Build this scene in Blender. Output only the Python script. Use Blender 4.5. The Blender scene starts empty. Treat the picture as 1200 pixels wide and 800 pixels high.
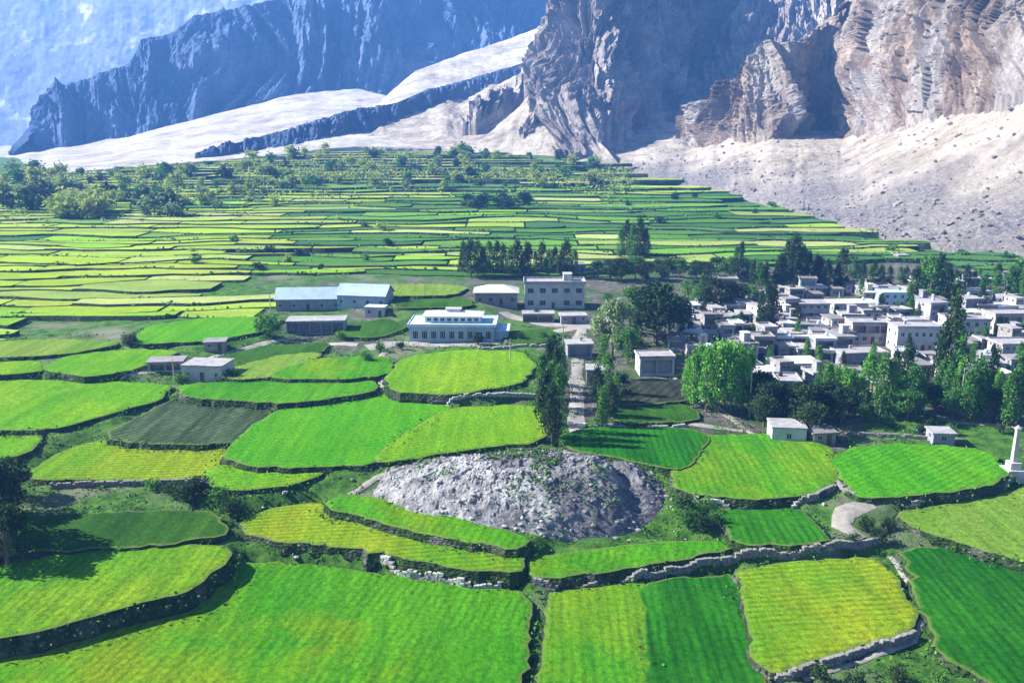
import bpy, bmesh, math, random
import numpy as np
from mathutils import Vector, Matrix
R = math.radians
rnd = random.Random(11)
npr = np.random.RandomState(5)
S = bpy.context.scene
COL = S.collection

# ------------------------------------------------------------------ camera, world, sun, exposure
FPX, PITCH, CAMZ = 1039.0, R(13.0), 60.0
cam = bpy.data.cameras.new('camera'); cam.lens = 36 * FPX / 1200; cam.sensor_width = 36
cam.clip_start = 1; cam.clip_end = 20000
camo = bpy.data.objects.new('camera', cam); COL.objects.link(camo)
camo.location = (0, 0, CAMZ); camo.rotation_euler = (R(90) - PITCH, 0, 0)
S.camera = camo
SUN_EL, SUN_AZ = R(35), R(-80)            # azimuth clockwise from +Y: the sun stands at the left, a little beyond the scene
w = bpy.data.worlds.new("World"); S.world = w; w.use_nodes = True
nt = w.node_tree
sky = nt.nodes.new('ShaderNodeTexSky'); sky.sky_type = 'NISHITA'; sky.sun_disc = False
sky.sun_elevation = SUN_EL; sky.sun_rotation = SUN_AZ
sky.air_density = 1.0; sky.dust_density = 0.3; sky.ozone_density = 2.0
nt.links.new(sky.outputs[0], nt.nodes['Background'].inputs[0])
nt.nodes['Background'].inputs[1].default_value = 0.05
sl = bpy.data.lights.new('sun', 'SUN'); sl.energy = 5.0; sl.angle = R(0.5); sl.color = (1.0, .94, .84)
so = bpy.data.objects.new('sun', sl); COL.objects.link(so)
sd = Vector((math.sin(SUN_AZ) * math.cos(SUN_EL), math.cos(SUN_AZ) * math.cos(SUN_EL), math.sin(SUN_EL)))
so.rotation_euler = sd.to_track_quat('Z', 'Y').to_euler()
S.view_settings.view_transform = 'Standard'; S.view_settings.look = 'None'
S.view_settings.exposure = 1.8; S.view_settings.gamma = 1; S.view_settings.use_curve_mapping = False
S.cycles.max_bounces = 5; S.cycles.diffuse_bounces = 2; S.cycles.transmission_bounces = 2; S.cycles.glossy_bounces = 1
S.cycles.volume_bounces = 0; S.cycles.use_denoising = True
S.cycles.use_adaptive_sampling = True

# ------------------------------------------------------------------ helpers: noise, projection
def _hash(ix, iy, iz, seed):
    h = (ix.astype(np.int64) * 374761393 + iy.astype(np.int64) * 668265263 + iz.astype(np.int64) * 2147483647 + seed * 974711) & 0xffffffff
    h = ((h ^ (h >> 13)) * 1274126177) & 0xffffffff
    h = ((h ^ (h >> 16)) * 2246822519) & 0xffffffff
    return ((h ^ (h >> 15)) & 0xffffff) / float(0xffffff)
def vnoise(x, y, z=0.0, seed=0):                 # value noise in -1..1
    x = np.asarray(x, float); y = np.asarray(y, float) + 0 * x; z = np.asarray(z, float) + 0 * x
    fx, fy, fz = np.floor(x), np.floor(y), np.floor(z)
    tx, ty, tz = x - fx, y - fy, z - fz
    tx, ty, tz = [t * t * t * (t * (t * 6 - 15) + 10) for t in (tx, ty, tz)]
    r = 0
    for i in (0, 1):
        for j in (0, 1):
            for k in (0, 1):
                wt = (tx if i else 1 - tx) * (ty if j else 1 - ty) * (tz if k else 1 - tz)
                r = r + wt * _hash(fx + i, fy + j, fz + k, seed)
    return r * 2 - 1
def fbm(x, y, z=0.0, o=5, seed=0, ridged=False, gain=.5):
    a, f, r, n = 1.0, 1.0, 0.0, 0.0
    for i in range(o):
        v = vnoise(x * f + 17.3 * i, y * f + 9.1 * i, z * f, seed + i)
        if ridged: v = 1 - 2 * np.abs(v)
        r = r + a * v; n += a; a *= gain; f *= 2.03
    return r / n
def pxdir(px, py):
    px = np.asarray(px, float); py = np.asarray(py, float)
    a = (px - 600) / FPX; b = (400 - py) / FPX
    return a, math.cos(PITCH) + b * math.sin(PITCH), -math.sin(PITCH) + b * math.cos(PITCH)
def at_z(px, py, z):                             # point of a level at height z
    dx, dy, dz = pxdir(px, py); t = (z - CAMZ) / dz
    return Vector((dx * t, dy * t, z))
def at_D(px, py, D):                             # point at depth D
    dx, dy, dz = pxdir(px, py); t = D / dy
    return dx * t, dy * t, CAMZ + dz * t
def topx(x, y, z):
    zz = z - CAMZ
    f = y * math.cos(PITCH) - zz * math.sin(PITCH); u = y * math.sin(PITCH) + zz * math.cos(PITCH)
    return 600 + FPX * x / f, 400 - FPX * u / f
_hy = np.array([-400, 85, 200, 420, 850, 2500]); _hz = np.array([-6, 0, 5.5, 12.5, 30.5, 34.])
def hbase(y, x=None):
    z = np.interp(y, _hy, _hz)
    if x is None: return z
    st = lambda a, b, v: np.clip((v - a) / (b - a), 0, 1) ** 2 * (3 - 2 * np.clip((v - a) / (b - a), 0, 1))
    return z + 14 * st(560, 920, np.asarray(y, float)) * st(-430, -170, np.asarray(x, float)) * (1 - st(30, 130, np.asarray(x, float)))
def at(px, py, fn=None):                         # point on the valley floor
    dx, dy, dz = pxdir(px, py); t = 70.0
    for _ in range(60):
        z = float(hbase(dy * t, dx * t)) if fn is None else float(fn(dx * t, dy * t))
        tn = (z - CAMZ) / dz if dz < -1e-4 else 1500
        tn = min(max(tn, 20), 1500)
        if abs(tn - t) < 1e-3: break
        t = .5 * t + .5 * tn
    return Vector((dx * t, dy * t, float(hbase(dy * t)) if fn is None else float(fn(dx * t, dy * t))))

# ------------------------------------------------------------------ helpers: meshes, objects
class MB:
    def __init__(s): s.v = []; s.f = []; s.m = []
    def add(s, vs, fs, m=0):
        n = len(s.v); s.v += [tuple(p) for p in vs]
        s.f += [tuple(i + n for i in f) for f in fs]; s.m += [m] * len(fs)
    def box(s, x0, y0, z0, x1, y1, z1, m=0):
        s.add([(x0, y0, z0), (x1, y0, z0), (x1, y1, z0), (x0, y1, z0), (x0, y0, z1), (x1, y0, z1), (x1, y1, z1), (x0, y1, z1)],
              [(3, 2, 1, 0), (4, 5, 6, 7), (0, 1, 5, 4), (1, 2, 6, 5), (2, 3, 7, 6), (3, 0, 4, 7)], m)
    def tube(s, pts, rad, n=6, m=0):
        rings = []
        for i, p in enumerate(pts):
            p = Vector(p); q = Vector(pts[min(i + 1, len(pts) - 1)]) - Vector(pts[max(i - 1, 0)])
            q.normalize(); a = q.orthogonal().normalized(); b = q.cross(a)
            rings.append([p + (a * math.cos(t) + b * math.sin(t)) * rad[i] for t in [2 * math.pi * k / n for k in range(n)]])
        vs = [v for r in rings for v in r]
        fs = [(i * n + k, i * n + (k + 1) % n, (i + 1) * n + (k + 1) % n, (i + 1) * n + k) for i in range(len(pts) - 1) for k in range(n)]
        fs += [tuple(range(n))[::-1], tuple((len(pts) - 1) * n + k for k in range(n))]
        s.add(vs, fs, m)
    def build(s, name, mats, parent=None, loc=None, smooth=False):
        me = bpy.data.meshes.new(name); me.from_pydata(s.v, [], s.f)
        if not isinstance(mats, (list, tuple)): mats = [mats]
        for m in mats: me.materials.append(m)
        me.polygons.foreach_set('material_index', s.m)
        if smooth: me.polygons.foreach_set('use_smooth', [True] * len(s.f))
        me.update()
        return link(name, me, parent, loc)
def link(name, me, parent=None, loc=None):
    o = bpy.data.objects.new(name, me); COL.objects.link(o)
    if parent is not None: o.parent = parent
    if loc is not None: o.location = loc
    return o
def tag(o, label=None, cat=None, group=None, kind=None):
    if label: o['label'] = label
    if cat: o['category'] = cat
    if group: o['group'] = group
    if kind: o['kind'] = kind
    return o
def empty(name, loc, rz=0):
    o = bpy.data.objects.new(name, None); COL.objects.link(o); o.location = loc; o.rotation_euler = (0, 0, rz); o.empty_display_size = .5
    return o
def npmesh(name, V, F, mats, col=None, smooth=True, midx=None):   # V (n,3), F (m,4) arrays, col (m,3) a crop colour per face
    me = bpy.data.meshes.new(name)
    me.from_pydata(V.tolist(), [], F.tolist())
    for m in mats: me.materials.append(m)
    if midx is not None: me.polygons.foreach_set('material_index', np.asarray(midx, np.int32))
    if smooth: me.polygons.foreach_set('use_smooth', np.ones(len(F), bool))
    if col is not None:
        ca = me.color_attributes.new('col', 'FLOAT_COLOR', 'CORNER')
        c = np.repeat(np.c_[col, np.ones(len(col))], F.shape[1], axis=0)
        ca.data.foreach_set('color', c.astype(np.float32).ravel())
    me.update()
    return link(name, me)
ORD = 'first second third fourth fifth sixth seventh eighth ninth tenth eleventh twelfth thirteenth fourteenth fifteenth sixteenth seventeenth eighteenth nineteenth twentieth'.split()
ORD += ['twenty-' + o for o in ORD[:9]] + ['thirtieth'] + ['thirty-' + o for o in ORD[:9]]

# ------------------------------------------------------------------ materials
class NT:
    def __init__(s, name):
        s.m = bpy.data.materials.new(name); s.m.use_nodes = True; s.t = s.m.node_tree; s.p = s.t.nodes['Principled BSDF']
        s.pos = s.n('ShaderNodeNewGeometry').outputs['Position']
    def n(s, t, **k):
        o = s.t.nodes.new(t)
        for a, b in k.items(): setattr(o, a, b)
        return o
    def l(s, a, b): s.t.links.new(a, b)
    def noise(s, scale, detail=4, rough=.55, sx=(1, 1, 1), rot=(0, 0, 0), vec=None):
        mp = s.n('ShaderNodeMapping'); mp.inputs['Scale'].default_value = sx; mp.inputs['Rotation'].default_value = rot
        s.l(vec or s.pos, mp.inputs['Vector'])
        o = s.n('ShaderNodeTexNoise'); o.inputs['Scale'].default_value = scale; o.inputs['Detail'].default_value = detail; o.inputs['Roughness'].default_value = rough
        s.l(mp.outputs[0], o.inputs['Vector']); return o.outputs['Fac']
    def ramp(s, f, stops):
        o = s.n('ShaderNodeValToRGB'); e = o.color_ramp.elements
        while len(e) < len(stops): e.new(.5)
        for i, (p, c) in enumerate(stops): e[i].position = p; e[i].color = (*c, 1) if not isinstance(c, (int, float)) else (c, c, c, 1)
        s.l(f, o.inputs[0]); return o.outputs[0]
    def mix(s, f, a, b, mode='MIX'):
        o = s.n('ShaderNodeMix', data_type='RGBA', blend_type=mode)
        for i, x in ((0, f), (6, a), (7, b)):
            if hasattr(x, 'is_linked') or hasattr(x, 'links'): s.l(x, o.inputs[i])
            elif i == 0: o.inputs[0].default_value = x
            else: o.inputs[i].default_value = (*x, 1)
        return o.outputs[2]
    def bump(s, h, strength, dist):
        b = s.n('ShaderNodeBump'); b.inputs['Strength'].default_value = strength; b.inputs['Distance'].default_value = dist
        s.l(h, b.inputs['Height']); s.l(b.outputs[0], s.p.inputs['Normal'])
    def done(s, colour, rough=.9, spec=.15):
        if hasattr(colour, 'links'): s.l(colour, s.p.inputs['Base Color'])
        else: s.p.inputs['Base Color'].default_value = (*colour, 1)
        s.p.inputs['Roughness'].default_value = rough; s.p.inputs['Specular IOR Level'].default_value = spec
        return s.m
def m_field(name, a, b, patch=.5, rot=0.0, stripe=.3, third=None, wr=None, wk=.4, ws=.26):
    t = NT(name)
    big = t.ramp(t.noise(.045, 5, .6, (1, .55, 1), (0, 0, rot)), [(patch - .12, 0.), (patch + .12, 1.)])
    c = t.mix(big, a, b)
    if third: c = t.mix(t.ramp(t.noise(.028, 4, .6), [(.5, 0.), (.64, 1.)]), c, third)
    row = t.noise(.55, 4, .6, (1, .07, 1), (0, 0, rot))
    c = t.mix(stripe, c, t.ramp(row, [(.34, (.12, .25, .1)), (.62, (1.1, 1.05, 1.))]), 'MULTIPLY')
    if wr is not None:                                # drilled rows
        mp = t.n('ShaderNodeMapping'); mp.inputs['Rotation'].default_value = (0, 0, wr); t.l(t.pos, mp.inputs[0])
        wv = t.n('ShaderNodeTexWave'); wv.inputs['Scale'].default_value = ws; wv.inputs['Distortion'].default_value = 2.5; wv.inputs['Detail'].default_value = 3; wv.inputs['Detail Scale'].default_value = .8
        t.l(mp.outputs[0], wv.inputs[0]); c = t.mix(t.ramp(t.noise(.09, 3), [(.35, wk * .3), (.65, wk)]), c, t.ramp(wv.outputs['Fac'], [(.1, (.35, .45, .3)), (.6, (1.1, 1.1, 1.)) ]), 'MULTIPLY')
    c = t.mix(t.ramp(t.noise(.17, 5, .75), [(.66, 0.), (.74, .55)]), c, (.16, .17, .05))   # thin, trampled places
    fine = t.noise(1.3, 5, .75)
    c = t.mix(.9, c, t.ramp(fine, [(.3, (.4, .46, .35)), (.62, (1.25, 1.15, 1.))]), 'MULTIPLY')
    at_ = t.n('ShaderNodeAttribute', attribute_name='verge')
    c = t.mix(at_.outputs['Fac'], c, t.mix(t.noise(.5, 4), (.20, .26, .06), (.05, .12, .02)))
    t.bump(t.noise(1.6, 6, .8), .9, .5)
    return t.done(c, .95, .05)
def m_scrub():
    t = NT('scrub')
    c = t.ramp(t.noise(.35, 6, .75), [(.3, (.008, .025, .005)), (.42, (.025, .09, .009)), (.56, (.07, .19, .018)), (.74, (.16, .21, .06))])
    c = t.mix(t.ramp(t.noise(.06, 4), [(.52, 0.), (.7, 1.)]), c, (.2, .2, .15))
    at_ = t.n('ShaderNodeAttribute', attribute_name='dirt')
    d = t.ramp(t.noise(.5, 6, .7), [(.3, (.045, .045, .045)), (.5, (.11, .105, .10)), (.7, (.24, .23, .22))])
    d = t.mix(t.ramp(t.noise(.16, 4, .6), [(.48, 0.), (.58, 1.)]), d, (.05, .10, .025))
    c = t.mix(at_.outputs['Fac'], c, d)
    t.bump(t.noise(1.2, 6, .8), 1., .8)
    return t.done(c)
def m_bank():
    t = NT('bank')
    v = t.n('ShaderNodeTexVoronoi'); v.inputs['Scale'].default_value = 1.6
    mp = t.n('ShaderNodeMapping'); mp.inputs['Scale'].default_value = (1, 1, 2); t.l(t.pos, mp.inputs[0]); t.l(mp.outputs[0], v.inputs['Vector'])
    stone = t.mix(.5, t.ramp(t.noise(.9, 3), [(.3, (.04, .04, .04)), (.7, (.15, .145, .14))]), t.ramp(v.outputs['Distance'], [(.1, (.75, .75, .75)), (.6, (.2, .2, .2))]), 'SOFT_LIGHT')
    c = t.mix(t.ramp(t.noise(.22, 5, .7), [(.36, 0.), (.5, 1.)]), stone, t.ramp(t.noise(1.1, 5, .7), [(.35, (.006, .016, .004)), (.65, (.03, .065, .012))]))
    t.bump(v.outputs['Distance'], .8, .4)
    return t.done(c)
def m_terr():
    t = NT('terraced_crop')
    at_ = t.n('ShaderNodeAttribute', attribute_name='col')
    c = t.mix(.6, at_.outputs['Color'], t.ramp(t.noise(.12, 5, .7, (.5, 1, 1)), [(.3, (.5, .55, .5)), (.65, (1.15, 1.1, 1.))]), 'MULTIPLY')
    c = t.mix(.5, c, t.ramp(t.noise(.8, 4, .7), [(.3, (.5, .5, .5)), (.65, (1.15, 1.15, 1.1))]), 'MULTIPLY')
    return t.done(c, .95, .05)
def m_rock(name, stops, strat=.3, streak=.4, sc=1.0, bump=1.0, patch=None):
    t = NT(name)
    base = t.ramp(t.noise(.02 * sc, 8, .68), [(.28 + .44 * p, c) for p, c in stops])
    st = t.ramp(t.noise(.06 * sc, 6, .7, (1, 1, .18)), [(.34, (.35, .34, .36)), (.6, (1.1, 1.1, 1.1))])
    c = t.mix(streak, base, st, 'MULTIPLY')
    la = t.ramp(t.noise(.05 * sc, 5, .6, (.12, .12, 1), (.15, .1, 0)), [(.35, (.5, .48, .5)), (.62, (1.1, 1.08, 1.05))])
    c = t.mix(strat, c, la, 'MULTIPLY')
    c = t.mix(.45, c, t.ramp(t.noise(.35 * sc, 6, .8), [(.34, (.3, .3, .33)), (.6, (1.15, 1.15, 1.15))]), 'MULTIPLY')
    if name == 'cliff_rock': c = t.mix(t.ramp(t.noise(.022, 6, .65, (1, 1, .3)), [(.48, 0.), (.58, .65)]), c, t.mix(.6, (.56, .54, .54), t.ramp(t.noise(.25, 6, .8, (1, 1, .35)), [(.34, (.35, .35, .38)), (.62, (1., 1., 1.))]), 'MULTIPLY'))
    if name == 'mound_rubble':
        ra = t.n('ShaderNodeAttribute', attribute_name='rocky_or_shade')
        c = t.mix(ra.outputs['Fac'], c, t.ramp(t.noise(1.6, 6, .8), [(.32, (.03, .032, .045)), (.5, (.10, .105, .125)), (.7, (.30, .30, .32))]))  # painted shade: darker stone colours for the mound's right flank
    if name == 'talus_scree':
        ra = t.n('ShaderNodeAttribute', attribute_name='rocky_or_shade')
        c = t.mix(ra.outputs['Fac'], c, t.ramp(t.noise(.45, 6, .8), [(.32, (.06, .055, .065)), (.5, (.20, .19, .205)), (.68, (.42, .40, .41))]))
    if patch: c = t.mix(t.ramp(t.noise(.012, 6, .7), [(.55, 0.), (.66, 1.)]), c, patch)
    t.bump(t.noise(.16 * sc, 9, .8), bump, 4.0 / sc)
    return t.done(c, .95, .05)
def m_flat(name, c, var=.35, sc=.8, rough=.85, spec=.2, bump=0):
    t = NT(name); d = tuple(x * (1 - var) for x in c)
    k = t.mix(t.ramp(t.noise(sc, 6, .7), [(.32, 0.), (.62, 1.)]), d, c)
    k = t.mix(.5, k, t.ramp(t.noise(sc * .5, 5, .7, (1, 1, .15)), [(.35, (.62, .6, .56)), (.6, (1., 1., 1.))]), 'MULTIPLY')
    if bump: t.bump(t.noise(sc * 3, 5, .7), bump, .1)
    return t.done(k, rough, spec)
def m_leaf(name, a, b, trans=.25):
    t = NT(name); oi = t.n('ShaderNodeObjectInfo')
    c = t.mix(oi.outputs['Random'], a, b)
    c = t.mix(.7, c, t.ramp(t.noise(.9, 3, .6), [(.3, (.5, .55, .5)), (.7, (1.35, 1.3, 1.1))]), 'MULTIPLY')
    t.done(c, .75, .2)
    tr = t.n('ShaderNodeBsdfTranslucent'); t.l(c, tr.inputs[0])
    mx = t.n('ShaderNodeMixShader'); mx.inputs[0].default_value = trans
    t.l(t.p.outputs[0], mx.inputs[1]); t.l(tr.outputs[0], mx.inputs[2])
    t.l(mx.outputs[0], t.t.nodes['Material Output'].inputs[0])
    return t.m
def m_glass():
    t = NT('window_glass'); return t.done((.02, .028, .04), .12, .5)
M = {
 'green': m_field('crop_green', (.045, .25, .006), (.085, .31, .007), .5, .2, .4, (.19, .30, .008), wr=.25),
 'deep': m_field('crop_deep_green', (.014, .14, .006), (.035, .21, .008), .5, .12, .5, wr=.05, wk=.6),
 'vivid': m_field('crop_vivid_green', (.06, .30, .006), (.11, .35, .007), .52, .9, .3, wr=.9),
 'lime': m_field('crop_lime', (.10, .32, .008), (.20, .37, .010), .5, .5, .3, wr=1.2),
 'yellow': m_field('crop_yellowing', (.12, .31, .010), (.27, .35, .014), .50, 1.2, .35, wr=1.45, wk=.5),
 'mix': m_field('crop_green_and_yellow', (.06, .27, .008), (.20, .33, .012), .52, .4, .35, wr=.05),
 'rows': m_field('garden_rows', (.03, .035, .04), (.06, .075, .06), .5, .8, .5, None, wr=.5, wk=1.0, ws=.16),
 'plough': m_field('crop_seedlings_on_earth', (.045, .08, .055), (.10, .16, .095), .5, .8, .7, wr=.7, wk=.8, ws=.2),
 'dull': m_field('crop_dull_green', (.02, .09, .010), (.05, .15, .014), .5, .3, .45),
 'pale': m_field('crop_pale_green', (.13, .28, .03), (.20, .31, .05), .5, .1, .35),
 'scrub': m_scrub(), 'bank': m_bank(), 'terr': m_terr(),
 'cliff': m_rock('cliff_rock', [(0, (.10, .075, .065)), (.3, (.27, .205, .17)), (.6, (.46, .36, .29)), (1, (.68, .60, .50))], .35, .75),
 'buttress': m_rock('buttress_rock', [(0, (.13, .115, .13)), (.4, (.37, .325, .32)), (1, (.70, .64, .59))], .3, .65),
 'hazeslate': m_rock('haze_blue_slate', [(0, (.07, .12, .24)), (.5, (.14, .22, .40)), (1, (.28, .35, .52))], .35, .4, .45, 1),  # slate with the blue of haze and shade put into its colour
 'talus': m_rock('talus_scree', [(0, (.22, .19, .17)), (.35, (.46, .41, .35)), (.65, (.62, .56, .48)), (1, (.76, .72, .66))], .2, .55, 1.3, 1.),
 'talus_dark': m_rock('talus_boulders', [(0, (.14, .13, .14)), (.5, (.30, .28, .29)), (1, (.52, .50, .50))], .1, .15, 2.5, 1),
 'gravel': m_rock('river_gravel', [(0, (.30, .28, .26)), (.35, (.56, .53, .48)), (.6, (.70, .67, .62)), (1, (.80, .78, .74))], .3, .5, 1.1, 1.),
 'hazesnow': m_rock('haze_blue_snowy_rock', [(0, (.34, .42, .58)), (.5, (.46, .53, .66)), (1, (.62, .67, .76))], .08, .08, .12, .25, (.86, .87, .88)),  # pale blue of distant haze painted into the rock, with snow patches
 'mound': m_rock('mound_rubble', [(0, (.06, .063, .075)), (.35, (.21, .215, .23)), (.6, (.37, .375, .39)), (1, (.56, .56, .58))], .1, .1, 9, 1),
 'stone': m_flat('stone', (.27, .265, .26), .5, 1.5, bump=.5), 'stone_pale': m_flat('stone_pale', (.46, .455, .46), .4, 1.5, bump=.5),
 'white': m_flat('whitewash', (.50, .50, .52), .25, .5), 'cream': m_flat('cream_plaster', (.54, .49, .43), .2, .5),
 'lav': m_flat('grey_plaster', (.30, .31, .38), .3, .5), 'mud': m_flat('mud_plaster', (.36, .31, .27), .3, .7), 'stonew': m_flat('stone_masonry', (.34, .33, .33), .5, 2.0, bump=.5),
 'pink': m_flat('pinkish_plaster', (.50, .44, .45), .2, .5),
 'roofearth': m_flat('roof_earth', (.27, .265, .28), .3, .6), 'roofpale': m_flat('roof_pale', (.38, .375, .40), .4, .6), 'roofdark': m_flat('roof_dark', (.22, .21, .22), .3, .6),
 'bluemetal': m_flat('blue_roof_sheet', (.42, .55, .74), .15, .4, .5, .3), 'skyblue': m_flat('pale_blue_paint', (.50, .66, .80), .12, .4), 'bluegrey': m_flat('blue_grey_paint', (.34, .46, .56), .2, .4),
 'whitemetal': m_flat('pale_metal_sheet', (.64, .67, .69), .1, .4, .45, .3), 'greymetal': m_flat('corrugated_sheet', (.30, .33, .40), .25, .5, .5, .3),
 'wood': m_flat('old_wood', (.16, .11, .07), .4, 2), 'dark': m_flat('dark_wood', (.05, .045, .045), .3, 2), 'glass': m_glass(),
 'frame': m_flat('window_paint', (.62, .62, .62), .2, 2), 'bark': m_flat('bark', (.17, .14, .11), .4, 3), 'palebark': m_flat('pale_bark', (.42, .40, .34), .35, 3),
 'road': m_flat('dirt_road', (.36, .34, .32), .35, .5), 'path': m_flat('pale_path', (.33, .31, .28), .4, .7),
 'leafb': m_leaf('leaf_bright', (.11, .34, .04), (.17, .42, .06), .35), 'leafm': m_leaf('leaf_mid', (.05, .17, .03), (.10, .25, .04), .3),
 'leafd': m_leaf('leaf_dark', (.018, .05, .016), (.04, .085, .024)), 'leafo': m_leaf('leaf_olive', (.26, .36, .07), (.40, .46, .12), .35), 'leafg': m_leaf('leaf_silver', (.18, .28, .12), (.26, .36, .18), .3),
}

# ------------------------------------------------------------------ terraced foreground fields (pixel outline, level, crop)
FIELDS = [
 ('green', 0.0, [(-60, 778), (0, 764), (100, 733), (200, 698), (270, 668), (300, 661), (400, 668), (520, 686), (616, 696), (610, 745), (594, 850), (-60, 850)]),
 ('mix', 0.0, [(650, 697), (700, 689), (756, 684), (760, 740), (766, 850), (630, 850), (642, 760)]),
 ('deep', 0.05, [(758, 684), (820, 679), (867, 676), (877, 740), (888, 790), (900, 850), (768, 850), (762, 740)]),
 ('yellow', 0.9, [(872, 668), (940, 660), (1026, 656), (1045, 682), (1068, 715), (1062, 735), (1000, 753), (910, 782), (893, 776), (883, 725)]),
 ('deep', 0.9, [(1062, 646), (1130, 641), (1200, 664), (1280, 690), (1280, 850), (1230, 820), (1170, 797), (1105, 763), (1092, 720), (1078, 685)]),
 ('pale', 2.4, [(1056, 604), (1120, 590), (1200, 577), (1280, 566), (1280, 676), (1200, 656), (1130, 634), (1080, 618)]),
 ('vivid', 4.2, [(985, 540), (1005, 527), (1060, 522), (1150, 529), (1171, 552), (1158, 563), (1100, 573), (1010, 582), (995, 562)]),
 ('mix', 4.2, [(800, 540), (830, 513), (900, 512), (960, 521), (976, 558), (940, 578), (880, 582), (800, 573)]),
 ('deep', 4.5, [(662, 512), (700, 503), (800, 504), (824, 511), (796, 548), (740, 536), (670, 522)]),
 ('deep', 2.6, [(848, 602), (880, 594), (930, 597), (968, 630), (930, 636), (862, 634)]),
 ('green', 1.6, [(622, 656), (700, 645), (790, 636), (860, 638), (800, 651), (700, 668), (628, 676)]),
 ('yellow', 2.2, [(286, 612), (330, 596), (372, 591), (440, 612), (520, 632), (608, 645), (606, 668), (520, 660), (430, 641), (300, 627)]),
 ('green', 3.4, [(385, 590), (410, 582), (470, 592), (540, 612), (612, 630), (605, 640), (520, 626), (440, 606)]),
 ('yellow', 3.8, [(38, 556), (70, 535), (112, 518), (272, 520), (262, 540), (240, 556), (150, 560)]),
 ('lime', 4.2, [(244, 556), (290, 540), (384, 545), (340, 566), (262, 572)]),
 ('vivid', 5.2, [(272, 532), (300, 500), (345, 475), (400, 464), (470, 464), (524, 478), (480, 506), (436, 540), (380, 543), (300, 543)]),
 ('lime', 5.3, [(442, 540), (484, 508), (528, 480), (600, 477), (634, 480), (632, 514), (560, 521), (500, 530)]),
 ('lime', 7.3, [(458, 444), (480, 419), (540, 411), (606, 413), (622, 428), (600, 449), (530, 460), (470, 457)]),
 ('plough', 4.9, [(128, 512), (170, 488), (212, 466), (270, 468), (312, 476), (290, 514), (200, 518)]),
 ('lime', 5.6, [(-60, 446), (100, 448), (192, 452), (180, 468), (110, 487), (60, 500), (-60, 503)]),
 ('lime', 4.6, [(-60, 515), (0, 507), (44, 505), (26, 530), (-60, 546)]),
 ('mix', 2.5, [(-60, 690), (0, 668), (60, 652), (160, 642), (258, 640), (266, 652), (220, 688), (150, 706), (60, 732), (-60, 752)]),
 ('dull', 3.0, [(10, 608), (120, 602), (240, 600), (262, 622), (200, 634), (100, 640), (20, 646), (-60, 660), (-60, 620)]),
 ('green', 6.4, [(215, 452), (330, 447), (432, 445), (432, 458), (340, 470), (226, 463)]),
 ('pale', 7.1, [(262, 436), (330, 417), (376, 414), (320, 440), (280, 443)]),
 ('green', 7.3, [(316, 441), (372, 421), (452, 419), (452, 437), (400, 442)]),
 ('vivid', 8.3, [(152, 402), (180, 382), (240, 373), (326, 372), (310, 386), (250, 398)]),
 ('lime', 7.2, [(56, 432), (80, 418), (150, 410), (204, 412), (160, 430), (110, 440)]),
 ('pale', 7.6, [(-60, 405), (60, 398), (140, 402), (70, 414), (-60, 420)]),
 ('lime', 6.9, [(-60, 428), (40, 424), (50, 434), (-60, 440)]),
 ('vivid', 4.3, [(1290, 545), (1420, 538), (1500, 560), (1440, 590), (1300, 592)]),
 ('lime', 5.4, [(1290, 500), (1450, 496), (1560, 512), (1500, 530), (1300, 530)]),
 ('deep', 2.2, [(1300, 660), (1400, 610), (1560, 600), (1640, 680), (1420, 720), (1300, 690)]),
 ('mix', 0.6, [(1310, 720), (1440, 735), (1600, 720), (1700, 850), (1310, 850)]),
 ('green', 6.6, [(1300, 452), (1480, 450), (1600, 470), (1480, 482), (1300, 480)]),
 ('lime', 0.4, [(-80, 770), (-80, 850), (-420, 850), (-380, 760)]),
 ('deep', 2.4, [(-80, 668), (-80, 744), (-360, 740), (-330, 670)]),
 ('yellow', 4.4, [(-80, 552), (-80, 620), (-300, 640), (-280, 556)]),
 ('green', 5.5, [(-80, 452), (-80, 520), (-300, 530), (-300, 456)]),
 ('rows', 5.6, [(722, 450), (760, 446), (800, 446), (808, 466), (770, 470), (728, 472)]),
 ('dull', 5.0, [(722, 478), (800, 474), (812, 490), (730, 494)]),
 ('pale', 10.9, [(425, 336), (500, 333), (545, 336), (530, 345), (440, 346)]),
 ('dull', 10.2, [(462, 352), (545, 350), (548, 358), (470, 360)]),
 ('dull', 7.6, [(400, 382), (455, 374), (470, 384), (440, 394), (402, 393)]),
 ('dull', 7.4, [(590, 390), (640, 386), (650, 398), (600, 402)]),
 ('dull', 7.0, [(300, 408), (380, 402), (372, 411), (290, 424), (240, 428)]),
]
def chaikin(P, it=2):
    for _ in range(it):
        Q = []
        for i in range(len(P)):
            a, b = P[i], P[(i + 1) % len(P)]
            Q += [a * .87 + b * .13, a * .13 + b * .87]
        P = Q
    return P
polys = []
for kind, z, pts in FIELDS:
    P = [at_z(px, py, z) for px, py in pts]
    A = sum(P[i].x * P[(i + 1) % len(P)].y - P[(i + 1) % len(P)].x * P[i].y for i in range(len(P)))
    if A < 0: P.reverse()
    P = chaikin(P, 2)
    D = []                                        # densify, then let the edge wander a little
    for i in range(len(P)):
        a, b = P[i], P[(i + 1) % len(P)]; n = max(1, int((b - a).length / 1.2))
        D += [a.lerp(b, k / n) for k in range(n)]
    out = []
    for i, p in enumerate(D):
        t = (D[(i + 1) % len(D)] - D[i - 1]).normalized(); nn = Vector((t.y, -t.x, 0))
        d = .95 + .8 * min(1, max(0, (p.y - 118) / 30)) + .5 * float(vnoise(p.x * .5, p.y * .5, z)) + .42 * float(vnoise(p.x * 1.7, p.y * 1.7, z, 3))
        out.append(p + nn * d)
    polys.append((kind, z, out))
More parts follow.
